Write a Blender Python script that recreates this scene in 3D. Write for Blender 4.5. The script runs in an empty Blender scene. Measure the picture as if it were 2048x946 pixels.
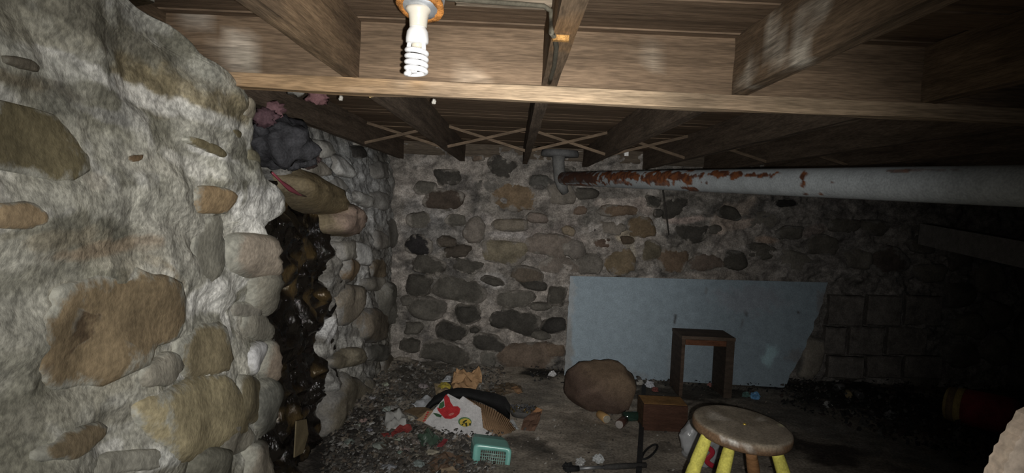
import bpy, bmesh, math, random
import numpy as np
from mathutils import Vector, Matrix, noise

# ------------------------------------------------------------------ camera
SC = bpy.context.scene
COL = SC.collection
F = 1365.0                       # focal length in pixels of a 2048 px wide frame
EYE = Vector((0, 0, 1.58))
ROLL = math.radians(2.6)
Yc = Vector((6, 73, -F)).normalized()
Xc = Vector((math.cos(ROLL), -math.sin(ROLL), 0))
Xc = (Xc - Yc * Xc.dot(Yc)).normalized()
Zc = Xc.cross(Yc)
M = Matrix((Xc, Yc, Zc))
cam_data = bpy.data.cameras.new('camera')
cam_data.sensor_width = 36.0
cam_data.lens = 36.0 * F / 2048.0
cam_data.clip_start = 0.02
cam = bpy.data.objects.new('camera', cam_data)
cam.matrix_world = Matrix.Translation(EYE) @ M.to_4x4()
COL.objects.link(cam)
SC.camera = cam


def ray(px, py):
    return M @ Vector(((px - 1024) / F, (473 - py) / F, -1.0))


def at_y(px, py, y):
    r = ray(px, py)
    return EYE + r * ((y - EYE.y) / r.y)


def at_x(px, py, x):
    r = ray(px, py)
    return EYE + r * ((x - EYE.x) / r.x)


def at_z(px, py, z=0.0):
    r = ray(px, py)
    return EYE + r * ((z - EYE.z) / r.z)


MI = M.transposed()


def to_px(p):
    c = MI @ (Vector(p) - EYE)
    d = max(1e-4, -c.z)
    return 1024 + F * c.x / d, 473 - F * c.y / d


# ------------------------------------------------------------------ light
w = bpy.data.worlds.new('dark')
SC.world = w
w.use_nodes = True
w.node_tree.nodes['Background'].inputs[0].default_value = (0.9, 0.95, 1.0, 1)
w.node_tree.nodes['Background'].inputs[1].default_value = 0.03  # weak ambient fill added to lift the blacks, not a source in the cellar


def torch(name, watts, half_deg, aim):
    l = bpy.data.lights.new(name, 'SPOT')
    l.energy = watts
    l.spot_size = math.radians(2 * half_deg)
    l.spot_blend = 1.0
    l.shadow_soft_size = 0.006
    l.color = (1.0, 0.975, 0.94)
    o = bpy.data.objects.new(name, l)
    o.location = EYE + M @ Vector((0.03, -0.018, 0.0))
    tgt = at_y(aim[0], aim[1], 6.0)
    o.rotation_euler = (tgt - o.location).to_track_quat('-Z', 'Y').to_euler()
    COL.objects.link(o)


# the phone's flash: hot centre, softer shoulder, weak wide spill
torch('flash_core', 280, 20.5, (1000, 500))
torch('flash_shoulder', 180, 37, (970, 515))
torch('flash_spill', 66, 54, (720, 540))

vs = SC.view_settings
vs.view_transform = 'Standard'
vs.look = 'None'
vs.gamma = 1.0
vs.use_curve_mapping = False
vs.exposure = 0.08

# ------------------------------------------------------------------ materials


def make_mat(name, src='plain', color=(.5, .5, .5), rough=.85, spec=.3, scale=12.0, contrast=.5,
             bump=.3, bump_scale=60.0, stretch=(1, 1, 1), metal=0.0, speck=0.0, transmission=0.0, bump_dist=.01):
    m = bpy.data.materials.new(name)
    m.use_nodes = True
    nt = m.node_tree
    N, L = nt.nodes, nt.links
    b = N['Principled BSDF']
    b.inputs['Roughness'].default_value = rough
    b.inputs['Specular IOR Level'].default_value = spec
    b.inputs['Metallic'].default_value = metal
    b.inputs['Transmission Weight'].default_value = transmission
    tc = N.new('ShaderNodeTexCoord')
    mp = N.new('ShaderNodeMapping')
    mp.inputs['Scale'].default_value = stretch
    L.new(tc.outputs['Object'], mp.inputs['Vector'])
    if src == 'attr':
        c = N.new('ShaderNodeVertexColor'); c.layer_name = 'col'; cs = c.outputs['Color']
    elif src == 'obj':
        c = N.new('ShaderNodeObjectInfo'); cs = c.outputs['Color']
    elif src == 'stone':
        # object colour, with mortar (vertex colour) smeared raggedly in from the rim (vertex alpha: 0 centre, 1 rim)
        oi = N.new('ShaderNodeObjectInfo')
        vc = N.new('ShaderNodeVertexColor'); vc.layer_name = 'col'
        ns = N.new('ShaderNodeTexNoise'); ns.inputs['Scale'].default_value = 7; ns.inputs['Detail'].default_value = 7; ns.inputs['Roughness'].default_value = .65
        L.new(mp.outputs[0], ns.inputs['Vector'])
        sb = N.new('ShaderNodeMath'); sb.operation = 'SUBTRACT'; sb.inputs[1].default_value = .5
        L.new(ns.outputs['Fac'], sb.inputs[0])
        ml = N.new('ShaderNodeMath'); ml.operation = 'MULTIPLY'
        L.new(sb.outputs[0], ml.inputs[0]); L.new(oi.outputs['Alpha'], ml.inputs[1])
        ml2 = N.new('ShaderNodeMath'); ml2.operation = 'MULTIPLY'; ml2.inputs[1].default_value = 3.4
        L.new(ml.outputs[0], ml2.inputs[0])
        ad = N.new('ShaderNodeMath'); ad.operation = 'ADD'
        L.new(ml2.outputs[0], ad.inputs[0]); L.new(vc.outputs['Alpha'], ad.inputs[1])
        sm_ = N.new('ShaderNodeMapRange'); sm_.interpolation_type = 'SMOOTHSTEP'
        sm_.inputs['From Min'].default_value = .74; sm_.inputs['From Max'].default_value = 1.08
        L.new(ad.outputs[0], sm_.inputs['Value'])
        mx = N.new('ShaderNodeMix'); mx.data_type = 'RGBA'
        L.new(sm_.outputs[0], mx.inputs['Factor']); L.new(oi.outputs['Color'], mx.inputs['A']); L.new(vc.outputs['Color'], mx.inputs['B'])
        cs = mx.outputs['Result']
    else:
        c = N.new('ShaderNodeRGB'); c.outputs[0].default_value = (*color, 1); cs = c.outputs[0]
    n1 = N.new('ShaderNodeTexNoise')
    n1.inputs['Scale'].default_value = scale
    n1.inputs['Detail'].default_value = 8
    n1.inputs['Roughness'].default_value = .68
    L.new(mp.outputs[0], n1.inputs['Vector'])
    mr = N.new('ShaderNodeMapRange')
    mr.inputs['From Min'].default_value = .28
    mr.inputs['From Max'].default_value = .72
    mr.inputs['To Min'].default_value = 1 - contrast
    mr.inputs['To Max'].default_value = 1 + contrast
    L.new(n1.outputs['Fac'], mr.inputs['Value'])
    mul = N.new('ShaderNodeVectorMath'); mul.operation = 'SCALE'
    L.new(cs, mul.inputs[0]); L.new(mr.outputs[0], mul.inputs['Scale'])
    out = mul.outputs[0]
    if speck > 0:
        n3 = N.new('ShaderNodeTexNoise')
        n3.inputs['Scale'].default_value = scale * 9
        n3.inputs['Detail'].default_value = 3
        L.new(mp.outputs[0], n3.inputs['Vector'])
        m3 = N.new('ShaderNodeMapRange')
        m3.inputs['From Min'].default_value = .35
        m3.inputs['From Max'].default_value = .65
        m3.inputs['To Min'].default_value = 1 - speck
        m3.inputs['To Max'].default_value = 1 + speck
        L.new(n3.outputs['Fac'], m3.inputs['Value'])
        mul2 = N.new('ShaderNodeVectorMath'); mul2.operation = 'SCALE'
        L.new(out, mul2.inputs[0]); L.new(m3.outputs[0], mul2.inputs['Scale'])
        out = mul2.outputs[0]
    L.new(out, b.inputs['Base Color'])
    if bump > 0:
        n2 = N.new('ShaderNodeTexNoise')
        n2.inputs['Scale'].default_value = bump_scale
        n2.inputs['Detail'].default_value = 6
        n2.inputs['Roughness'].default_value = .65
        L.new(mp.outputs[0], n2.inputs['Vector'])
        bp = N.new('ShaderNodeBump')
        bp.inputs['Strength'].default_value = bump
        bp.inputs['Distance'].default_value = bump_dist
        L.new(n2.outputs['Fac'], bp.inputs['Height'])
        L.new(bp.outputs[0], b.inputs['Normal'])
    return m


MORTAR = make_mat('mortar', 'attr', rough=.95, spec=.12, scale=9, contrast=.44, bump=.5, bump_scale=30, speck=.28, bump_dist=.014)
STONE = make_mat('stone', 'stone', rough=.9, spec=.15, scale=8, contrast=.42, bump=.5, bump_scale=36, speck=.16, bump_dist=.010)
RUBBLE = make_mat('rubble', 'obj', rough=.9, spec=.15, scale=11, contrast=.5, bump=.6, bump_scale=40, speck=.2, bump_dist=.012)
WOODX = make_mat('wood_grain_x', 'obj', rough=.85, spec=.15, scale=2.2, contrast=.5, bump=.4, bump_scale=4, stretch=(1, 14, 14), speck=.25)
WOODY = make_mat('wood_grain_y', 'attr', rough=.85, spec=.15, scale=2.2, contrast=.5, bump=.4, bump_scale=4, stretch=(14, 1, 14), speck=.25)
WOODXA = make_mat('wood_beam_x', 'attr', rough=.85, spec=.15, scale=2.2, contrast=.45, bump=.4, bump_scale=4, stretch=(1, 14, 14), speck=.25)
WOOD = make_mat('wood_plain', 'obj', rough=.8, spec=.2, scale=7, contrast=.45, bump=.25, bump_scale=20, stretch=(1, 1, 5), speck=.15)
CONCRETE = make_mat('concrete', 'attr', rough=.95, spec=.1, scale=7, contrast=.4, bump=.5, bump_scale=50, speck=.3, bump_dist=.006)
PAINTED = make_mat('painted', 'attr', rough=.6, spec=.3, scale=14, contrast=.16, bump=.2, bump_scale=60, speck=.14, bump_dist=.003)
OBJ = make_mat('dull', 'obj', rough=.8, spec=.2, scale=16, contrast=.3, bump=.25, bump_scale=50, speck=.15, bump_dist=.004)
OBJA = make_mat('dull_patched', 'attr', rough=.85, spec=.2, scale=16, contrast=.3, bump=.25, bump_scale=50, speck=.2, bump_dist=.004)
GLOSS = make_mat('glossy', 'obj', rough=.25, spec=.5, scale=12, contrast=.12, bump=.08, bump_scale=40, bump_dist=.003)
WET = make_mat('wet_plastic', 'attr', rough=.13, spec=1.0, metal=.4, scale=10, contrast=.6, bump=.9, bump_scale=15, bump_dist=.02, stretch=(1, 1, .5))
METAL = make_mat('metal', 'obj', rough=.45, spec=.5, scale=18, contrast=.35, bump=.2, bump_scale=50, metal=.7, bump_dist=.003)
RUST = make_mat('rust', 'obj', rough=.9, spec=.2, scale=60, contrast=.6, bump=.8, bump_scale=160, speck=.3, bump_dist=.004)
CORR = make_mat('cardboard', 'obj', rough=.9, spec=.1, scale=14, contrast=.25, bump=.2, bump_scale=30, speck=.1, bump_dist=.004)
FOIL = make_mat('foil', 'attr', rough=.12, spec=1.0, scale=20, contrast=.2, bump=0, metal=.85)
GLASS = make_mat('bottle_glass', 'obj', rough=.08, spec=.6, scale=10, contrast=.05, bump=0, transmission=.6)

# ------------------------------------------------------------------ mesh helpers


class MB:
    def __init__(self):
        self.v, self.f, self.c = [], [], []

    def vert(self, p, col=(1, 1, 1)):
        self.v.append(Vector(p)); self.c.append(col)
        return len(self.v) - 1

    def box(self, lo, hi, col=(1, 1, 1), R=None, piv=None):
        lo, hi = Vector(lo), Vector(hi)
        b = len(self.v)
        piv = piv or (lo + hi) / 2
        for z in (lo.z, hi.z):
            for x, y in ((lo.x, lo.y), (hi.x, lo.y), (hi.x, hi.y), (lo.x, hi.y)):
                p = Vector((x, y, z))
                if R is not None:
                    p = piv + R @ (p - piv)
                self.vert(p, col)
        for q in ((0, 3, 2, 1), (4, 5, 6, 7), (0, 1, 5, 4), (1, 2, 6, 5), (2, 3, 7, 6), (3, 0, 4, 7)):
            self.f.append([b + i for i in q])

    def bar(self, a, e, wd, th, up=(0, 0, 1), col=(1, 1, 1)):
        a, e = Vector(a), Vector(e)
        t = (e - a).normalized()
        s = t.cross(Vector(up)).normalized()
        u = s.cross(t)
        b = len(self.v)
        for p in (a, e):
            for i, j in ((-1, -1), (1, -1), (1, 1), (-1, 1)):
                self.vert(p + s * (i * wd / 2) + u * (j * th / 2), col)
        for q in ((0, 1, 2, 3), (7, 6, 5, 4), (0, 4, 5, 1), (1, 5, 6, 2), (2, 6, 7, 3), (3, 7, 4, 0)):
            self.f.append([b + i for i in q])

    def tube(self, pts, rad, n=12, caps=True, col=(1, 1, 1)):
        pts = [Vector(p) for p in pts]
        if not hasattr(rad, '__len__'):
            rad = [rad] * len(pts)
        b = len(self.v)
        prev = None
        for i, p in enumerate(pts):
            t = (pts[min(i + 1, len(pts) - 1)] - pts[max(i - 1, 0)])
            t = t.normalized() if t.length > 1e-9 else Vector((0, 0, 1))
            if prev is None:
                a = t.orthogonal().normalized()
            else:
                a = prev - t * prev.dot(t)
                a = a.normalized() if a.length > 1e-6 else t.orthogonal().normalized()
            prev = a
            c = t.cross(a)
            for k in range(n):
                an = 2 * math.pi * k / n
                self.vert(p + (a * math.cos(an) + c * math.sin(an)) * rad[i], col)
        for i in range(len(pts) - 1):
            for k in range(n):
                k2 = (k + 1) % n
                self.f.append([b + i * n + k, b + i * n + k2, b + (i + 1) * n + k2, b + (i + 1) * n + k])
        if caps:
            self.f.append([b + k for k in range(n)][::-1])
            self.f.append([b + (len(pts) - 1) * n + k for k in range(n)])

    def lathe(self, prof, c, R=None, n=28, col=(1, 1, 1)):
        """prof: (radius, height) pairs"""
        c = Vector(c)
        b = len(self.v)
        for r, z in prof:
            for k in range(n):
                an = 2 * math.pi * k / n
                p = Vector((r * math.cos(an), r * math.sin(an), z))
                self.vert(c + (R @ p if R is not None else p), col)
        for i in range(len(prof) - 1):
            for k in range(n):
                k2 = (k + 1) % n
                self.f.append([b + i * n + k, b + i * n + k2, b + (i + 1) * n + k2, b + (i + 1) * n + k])
        if prof[0][0] > 1e-5:
            self.f.append([b + k for k in range(n)][::-1])
        if prof[-1][0] > 1e-5:
            self.f.append([b + (len(prof) - 1) * n + k for k in range(n)])

    def grid(self, P, closed=False, C=None):
        """P: rows of points"""
        b = len(self.v)
        nr, ncol = len(P), len(P[0])
        for i in range(nr):
            for j in range(ncol):
                self.vert(P[i][j], C[i][j] if C is not None else (1, 1, 1))
        for i in range(nr - 1):
            for j in range(ncol - (0 if closed else 1)):
                j2 = (j + 1) % ncol
                self.f.append([b + i * ncol + j, b + i * ncol + j2, b + (i + 1) * ncol + j2, b + (i + 1) * ncol + j])

    def lump(self, c, r, seed=0, amp=.2, freq=1.5, sub=3, R=None, col=(1, 1, 1), flat=None, colf=None, octs=3):
        bm = bmesh.new()
        bmesh.ops.create_icosphere(bm, subdivisions=sub, radius=1)
        b = len(self.v)
        c = Vector(c)
        for v in bm.verts:
            d = v.co.normalized()
            k = 1 + amp * noise.fractal(d * freq + Vector((seed * 3.7, seed * 1.3, 0)), .8, 2.0, octs)
            p = Vector((d.x * r[0], d.y * r[1], d.z * r[2])) * k
            if flat is not None and p.z < flat:
                p.z = flat + (p.z - flat) * .08
            if R is not None:
                p = R @ p
            self.vert(c + p, colf(d) if colf else col)
        for f in bm.faces:
            self.f.append([b + v.index for v in f.verts])
        bm.free()

    def plate(self, pts, th, col=(1, 1, 1)):
        """solid plate from a (near flat) polygon outline"""
        pts = [Vector(p) for p in pts]
        n = Vector((0, 0, 0))
        for i in range(len(pts)):
            n += pts[i].cross(pts[(i + 1) % len(pts)])
        n.normalize()
        b = len(self.v)
        k = len(pts)
        for p in pts:
            self.vert(p + n * th / 2, col)
        for p in pts:
            self.vert(p - n * th / 2, col)
        self.f.append([b + i for i in range(k)])
        self.f.append([b + k + i for i in range(k)][::-1])
        for i in range(k):
            j = (i + 1) % k
            self.f.append([b + i, b + k + i, b + k + j, b + j])
        return n

    def build(self, name, mat, parent=None, smooth=False, color=None):
        off = Vector((0, 0, 0))
        p = parent
        while p is not None:
            off += p.location
            p = p.parent
        me = bpy.data.meshes.new(name)
        me.from_pydata([v - off for v in self.v], [], self.f)
        if any(c != (1, 1, 1) for c in self.c):
            a = me.color_attributes.new('col', 'FLOAT_COLOR', 'POINT')
            flat = np.ones((len(self.c), 4), dtype=np.float32)
            flat[:, :] = np.array([tuple(c) + (1.0,) if len(c) == 3 else c for c in self.c], dtype=np.float32)
            a.data.foreach_set('color', flat.ravel())
        if smooth:
            me.polygons.foreach_set('use_smooth', [True] * len(me.polygons))
        me.materials.append(mat)
        me.update()
        bm = bmesh.new(); bm.from_mesh(me)
        bmesh.ops.recalc_face_normals(bm, faces=bm.faces)
        big = [f for f in bm.faces if len(f.verts) > 4]
        if big:
            bmesh.ops.triangulate(bm, faces=big)
        bm.to_mesh(me); bm.free()
        o = bpy.data.objects.new(name, me)
        COL.objects.link(o)
        if parent is not None:
            o.parent = parent
        if color is not None:
            o.color = color if len(color) == 4 else (*color, 1)
        return o


def thing(name, label, cat, loc, group=None):
    o = bpy.data.objects.new(name, None)
    o.empty_display_size = .1
    o.location = loc
    COL.objects.link(o)
    o['label'] = label
    o['category'] = cat
    if group:
        o['group'] = group
    return o


def tag(o, label, cat, group=None, kind=None):
    o['label'] = label
    o['category'] = cat
    if group:
        o['group'] = group
    if kind:
        o['kind'] = kind
    return o


def structure(o, label=None):
    o['kind'] = 'structure'
    if label:
        o['label'] = label
    return o


def recentre(o, base):
    """move a single-mesh thing's origin to base"""
    base = Vector(base)
    o.data.transform(Matrix.Translation(-base))
    o.location = base
    return o


def fbm(x, y, z, oct_=4):
    return noise.fractal(Vector((x, y, z)), .9, 2.0, oct_)


def lerp(a, b, t):
    return tuple(a[i] + (b[i] - a[i]) * t for i in range(3))


def sstep(a, b, x):
    t = max(0.0, min(1.0, (x - a) / (b - a)))
    return t * t * (3 - 2 * t)


def patch_colour(px, py, base, blobs, nz):
    """stains and painted shade: (cx, cy, rx, ry, rot, colour, strength); nz roughens their outline"""
    c = base
    for cx, cy, rx, ry, rot, col, st in blobs:
        dx, dy = px - cx, py - cy
        if abs(dx) > 1.7 * max(rx, ry) or abs(dy) > 1.7 * max(rx, ry):
            continue
        a = math.radians(rot)
        u = (dx * math.cos(a) + dy * math.sin(a)) / rx
        v = (-dx * math.sin(a) + dy * math.cos(a)) / ry
        r = math.sqrt(u * u + v * v) + nz * .55
        k = st * (1 - sstep(.65, 1.2, r))
        if k > 0:
            c = lerp(c, col, k)
    return c


random.seed(11)
RND = random.Random(5)


def stone_outline(cx, cy, rx, ry, rot, seed, n=22):
    pts = []
    a = math.radians(rot)
    for k in range(n):
        t = 2 * math.pi * k / n
        ct, st = math.cos(t), math.sin(t)
        e = 2 / 2.6
        ux = math.copysign(abs(ct) ** e, ct)
        uy = math.copysign(abs(st) ** e, st)
        rr = 1 + .34 * noise.noise(Vector((ct * 1.1 + seed * 7.1, st * 1.1, seed * 1.9))) + .11 * noise.noise(Vector((ct * 3 + seed, st * 3, seed)))
        x, y = ux * rx * rr, uy * ry * rr
        pts.append((cx + x * math.cos(a) - y * math.sin(a), cy + x * math.sin(a) + y * math.cos(a)))
    return pts


def build_stone(parent, cxy, outline, plane, place, h, colr, seed, mortar=(.3, .3, .27), smear=.5, spots=()):
    """plane(px,py)->(u,v) on the wall; place(u,v,h)->world point standing h proud of the wall"""
    mb = MB()
    uvc = plane(*cxy)
    uvo = [plane(*p) for p in outline]
    rings = [(1.08, -.06, 1.1), (1.0, .06, 1.0), (.95, .36, .93), (.86, .66, .82), (.7, .88, .62), (.5, .97, .44), (.28, 1.02, .25)]
    P, C = [], []
    for f, hh, ed in rings:
        row = []
        for (u, v) in uvo:
            uu, vv = uvc[0] + (u - uvc[0]) * f, uvc[1] + (v - uvc[1]) * f
            nzz = (noise.noise(Vector((uu * 6 + seed, vv * 6, seed * .7))) * .4 + noise.noise(Vector((uu * 17 + seed, vv * 17, seed * .7))) * .15) * h if hh > .3 else 0
            row.append(place(uu, vv, (hh * h if hh > 0 else hh) + nzz))
        P.append(row)
        crow = []
        for (qx, qy) in outline:
            c = (*mortar, ed)
            for sx, sy, sr, scol in spots:
                if math.hypot(cxy[0] + (qx - cxy[0]) * f - sx, cxy[1] + (qy - cxy[1]) * f - sy) < sr:
                    c = (*scol, .98)
            crow.append(c)
        C.append(crow)
    mb.grid(P, closed=True, C=C)
    nzz = noise.noise(Vector((uvc[0] * 6 + seed, uvc[1] * 6, seed * .7))) * .4 * h
    ci = mb.vert(place(uvc[0], uvc[1], 1.03 * h + nzz), (*mortar, .0))
    n = len(uvo)
    b = (len(rings) - 1) * n
    for k in range(n):
        mb.f.append([b + k, b + (k + 1) % n, ci])
    return mb.build('stone', STONE, parent, smooth=True, color=(*colr, smear))


random.seed(11)
RND = random.Random(5)

# ------------------------------------------------------------------ colours
GREY = (.34, .33, .28); PALE = (.50, .50, .46); WHITE = (.74, .74, .72); OLIVE = (.17, .145, .085)
BROWN = (.17, .115, .065); DKBROWN = (.075, .052, .035); TAN = (.36, .27, .165); DARK = (.055, .052, .045)
BLACK = (.018, .017, .016); SLATE = (.15, .148, .13); PINK = (.33, .25, .19); GRTAN = (.25, .22, .165)

# ------------------------------------------------------------------ left wall, near mass
XL = -.87
sil = [(200, -60), (290, 0), (345, 20), (388, 75), (420, 120), (455, 150), (508, 212), (512, 250), (514, 290), (530, 342),
       (577, 386), (577, 422), (532, 452), (540, 500), (560, 560), (555, 620), (565, 660), (575, 720), (578, 770), (570, 850), (556, 900), (560, 960), (560, 1500)]
tab = [at_x(px, py, XL) for px, py in sil]
tab = sorted([(p.z, p.y) for p in tab])
TZ = [t[0] for t in tab]; TY = [t[1] for t in tab]


def left_end(z):
    return float(np.interp(z, TZ, TY)) + .022 * noise.noise(Vector((0, 3.1, z * 14))) + .012 * noise.noise(Vector((5, 3.1, z * 37)))


def left_base(y, z):
    """x of the wall skin, without the fine roughness"""
    x = XL + .055 * noise.noise(Vector((y * 2.1, z * 2.4, 1.7))) + .03 * noise.noise(Vector((y * 5, z * 5, 4.2)))
    e = left_end(z)
    x -= .10 * sstep(e - .10, e + .02, y) ** 2
    return x


def left_fine(y, z):
    # smeared mortar: ridges dragged along the wall
    return .016 * noise.noise(Vector((y * 5 + z * 3, z * 12 + y * 4, .3))) + .007 * fbm(y * 14, z * 20, 2.2, 4)


left_blobs = [
    # broad stains and smears of mortar
    (230, 60, 190, 42, 24, (.19, .18, .145), .9), (370, 190, 150, 48, 24, (.25, .21, .13), .85), (60, 55, 150, 40, 18, (.40, .385, .32), .7),
    (260, 175, 210, 20, 24, WHITE, .8), (120, 130, 120, 22, 20, PALE, .7), (430, 245, 90, 16, 20, (.60, .60, .57), .8),
    (330, 30, 90, 40, 30, (.43, .43, .40), .8), (420, 130, 60, 50, 40, (.40, .40, .36), .7), (90, 170, 120, 18, 15, (.20, .19, .16), .8),
    (40, 160, 60, 16, 15, (.17, .15, .11), .8), (140, 215, 40, 22, 20, (.22, .22, .19), .7), (220, 230, 60, 14, 20, (.28, .28, .27), .8),
    (60, 320, 130, 11, -4, WHITE, .8), (250, 300, 110, 45, 12, (.40, .395, .34), .7), (230, 400, 110, 40, 12, (.55, .545, .49), .8),
    (80, 380, 110, 40, 5, (.37, .365, .32), .8), (300, 330, 70, 25, 10, (.46, .45, .40), .8), (380, 330, 60, 16, 25, (.58, .575, .54), .8), (425, 310, 50, 8, 22, WHITE, .9),
    (520, 400, 70, 38, 10, (.66, .66, .65), .95), (500, 440, 36, 40, 0, WHITE, .9), (540, 355, 40, 16, 20, (.45, .44, .41), .7), (470, 345, 60, 20, 20, (.45, .45, .41), .8),
    (380, 480, 90, 60, -10, (.50, .49, .44), .8), (200, 500, 130, 18, -8, (.31, .24, .17), .7), (110, 480, 90, 26, -6, (.36, .32, .24), .6),
    (330, 545, 50, 14, 40, (.25, .20, .13), .7), (320, 560, 55, 22, 36, (.56, .55, .50), .85), (60, 560, 110, 35, -12, (.26, .255, .215), .8),
    (430, 590, 75, 24, -28, WHITE, .95), (455, 610, 40, 20, -20, (.68, .68, .66), .9), (466, 660, 14, 46, 4, WHITE, .9), (470, 560, 16, 60, 10, (.62, .62, .59), .9),
    (60, 640, 100, 60, -20, (.42, .415, .37), .8), (30, 760, 90, 50, -25, (.30, .295, .25), .8), (110, 820, 110, 30, -20, (.34, .33, .28), .7),
    (310, 720, 60, 20, -20, (.45, .44, .39), .8), (400, 745, 55, 11, -10, WHITE, .9), (345, 800, 60, 26, -25, (.55, .54, .50), .8), (250, 830, 60, 22, -20, (.24, .23, .19), .8),
    (220, 900, 40, 16, -20, (.60, .60, .58), .85), (330, 910, 50, 20, -10, (.56, .57, .55), .8), (470, 715, 30, 40, 0, (.50, .49, .44), .8), (505, 880, 14, 40, 10, PALE, .8), (540, 655, 50, 40, 0, (.36, .34, .29), .7),
    (190, 360, 26, 16, 20, (.5, .47, .41), .6), (260, 520, 90, 20, -10, (.42, .40, .34), .6),
    (15, 470, 40, 12, -10, (.2, .19, .15), .7), (160, 600, 60, 30, -20, (.42, .38, .3), .5),
]


def left_grid():
    mb = MB()
    vsn, usn = 250, 200
    P, C = [], []
    zs = np.concatenate([np.linspace(0.0, .62, 20)[:-1], np.linspace(.62, 2.1, vsn)])
    for z in zs:
        e = left_end(float(z))
        row, crow = [], []
        for j in range(usn + 6):
            if j <= usn:
                t = j / usn
                y = .55 + (e - .55) * (1 - (1 - t) ** 1.15)
                x = left_base(y, z) + left_fine(y, z) * (1 if t < .97 else .5)
                p = Vector((x, y, z))
            else:
                k = (j - usn) / 5
                p = Vector((left_base(e, z) - .05 * k - .45 * k * k, e + .05 * math.sin(k * 1.6) + .01 * noise.noise(Vector((k * 3, z * 9, 0))), z))
            row.append(p)
            px, py = to_px((XL, p.y, p.z)) if j <= usn else (2000, 2000)
            nz = fbm(p.y * 9, p.z * 11, 7.7, 4) + .5 * fbm(p.y * 26, p.z * 34, 3.7, 3)
            n2 = fbm(p.y * 3, p.z * 5, 1.1, 3)
            base = lerp((.235, .23, .19), (.42, .415, .37), sstep(-.4, .5, n2))
            base = lerp(base, (.22, .20, .15), .6 * sstep(.25, .6, fbm(p.y * 4.2, p.z * 6, 9.4, 3)))
            base = lerp(base, (.62, .62, .60), .6 * sstep(.3, .65, fbm(p.y * 6 + 3, p.z * 8, 5.5, 3)))
            c = patch_colour(px, py, base, left_blobs, nz) if j <= usn else (.12, .11, .09)
            g = .88 * (1 + .22 * fbm(p.y * 2.2 + 9, p.z * 3.1, 4.4, 5)) * (1 + .16 * fbm(p.y * 13 - p.z * 6, p.z * 26 + p.y * 8, 8.1, 4))
            crow.append((c[0] * g, c[1] * g * .99, c[2] * g * .95))
        P.append(row); C.append(crow)
    mb.grid(P, C=C)
    return mb.build('wall_left', MORTAR, smooth=True)


wall_left = structure(left_grid(), 'pale rough stone wall plastered with smeared mortar, nearest on the left')


def lplane(px, py):
    p = at_x(px, py, XL)
    return p.y, p.z


def lplace(y, z, h):
    return Vector((left_base(min(y, 9), z) + h, y, z)) if y < left_end(z) - .04 else Vector((left_base(left_end(z) - .04, z) + h - max(0, y - left_end(z) + .04) * .5, y, z))


left_stones = [
    (35, 278, 150, 66, 12, OLIVE, .012), (22, 430, 58, 27, 4, TAN, .015), (228, 650, 135, 112, -22, (.23, .175, .105), .03),
    (424, 400, 36, 30, 5, (.36, .26, .15), .025), (428, 500, 30, 62, 4, (.26, .25, .205), .02),
    (512, 515, 58, 50, 0, (.37, .315, .25), .06), (563, 572, 66, 52, -24, (.25, .235, .19), .05),
    (417, 702, 58, 50, -28, (.25, .21, .13), .035), (516, 714, 20, 36, 24, (.70, .70, .70), .05), (568, 722, 36, 46, 0, (.33, .27, .21), .05),
    (398, 828, 104, 78, -22, (.35, .30, .185), .04), (500, 800, 44, 52, 0, (.22, .19, .12), .03), (556, 818, 52, 60, 5, (.18, .18, .155), .06),
    (466, 880, 46, 42, -30, (.32, .30, .245), .03), (408, 932, 44, 42, 0, (.15, .145, .115), .05), (536, 922, 40, 42, 0, (.26, .235, .19), .05),
    (528, 655, 34, 28, 10, (.27, .255, .21), .03), (508, 622, 24, 17, 20, (.24, .225, .19), .03), (272, 316, 16, 8, -8, BROWN, .02),
    (404, 293, 36, 9, 28, OLIVE, .02), (456, 266, 14, 8, 40, OLIVE, .015), (505, 316, 24, 12, 22, (.24, .22, .15), .02), (60, 128, 40, 11, 16, (.17, .15, .115), .015),
    (150, 885, 74, 28, -22, (.24, .19, .12), .025), (322, 742, 48, 28, -25, (.29, .27, .22), .02), (250, 925, 60, 24, -15, (.33, .32, .27), .02), (490, 215, 18, 24, 10, (.33, .29, .22), .02),
]
EXPOSED = {5, 6, 8, 9, 11, 12, 14, 15}          # stones standing clear of the mortar along the broken end
DS = (.085, .06, .037)
for i, (cx, cy, rx, ry, rot, colr, h) in enumerate(left_stones):
    sp_ = [(180, 650, 34, DS), (225, 655, 26, DS), (112, 712, 34, DS), (150, 690, 20, DS)] if i == 2 else ()
    build_stone(wall_left, (cx, cy), stone_outline(cx, cy, rx, ry, rot, i + 3, 22 if i != 2 else 40), lplane, lplace, h * (.85 if i in EXPOSED else .62), tuple(q * .84 for q in colr), i + 3, (.31, .305, .26), .42 if i in EXPOSED else .75, sp_)

# ------------------------------------------------------------------ left wall, recessed rear length
XM = -1.12
midsil = [(610, 300), (560, 335), (600, 395), (655, 430), (672, 480), (655, 520), (660, 590), (668, 640), (650, 690), (648, 740), (664, 790), (650, 850), (660, 905), (662, 960)]
mt = sorted([(at_x(px, py, XM).z, at_x(px, py, XM).y) for px, py in midsil])
MZ = [t[0] for t in mt]; MY = [t[1] for t in mt]
YB = 6.40


def mid_start(z):
    return float(np.interp(z, MZ, MY)) + .03 * noise.noise(Vector((7, 1.1, z * 12)))


def mid_base(y, z):
    x = XM + .05 * noise.noise(Vector((y * 2.3, z * 2.6, 8.7))) + .03 * noise.noise(Vector((y * 5, z * 5, 2.2)))
    s = mid_start(z)
    x -= .25 * (1 - sstep(s - .02, s + .12, y)) ** 2
    x -= .12 * sstep(1.55, 2.05, z)
    return x


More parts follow.
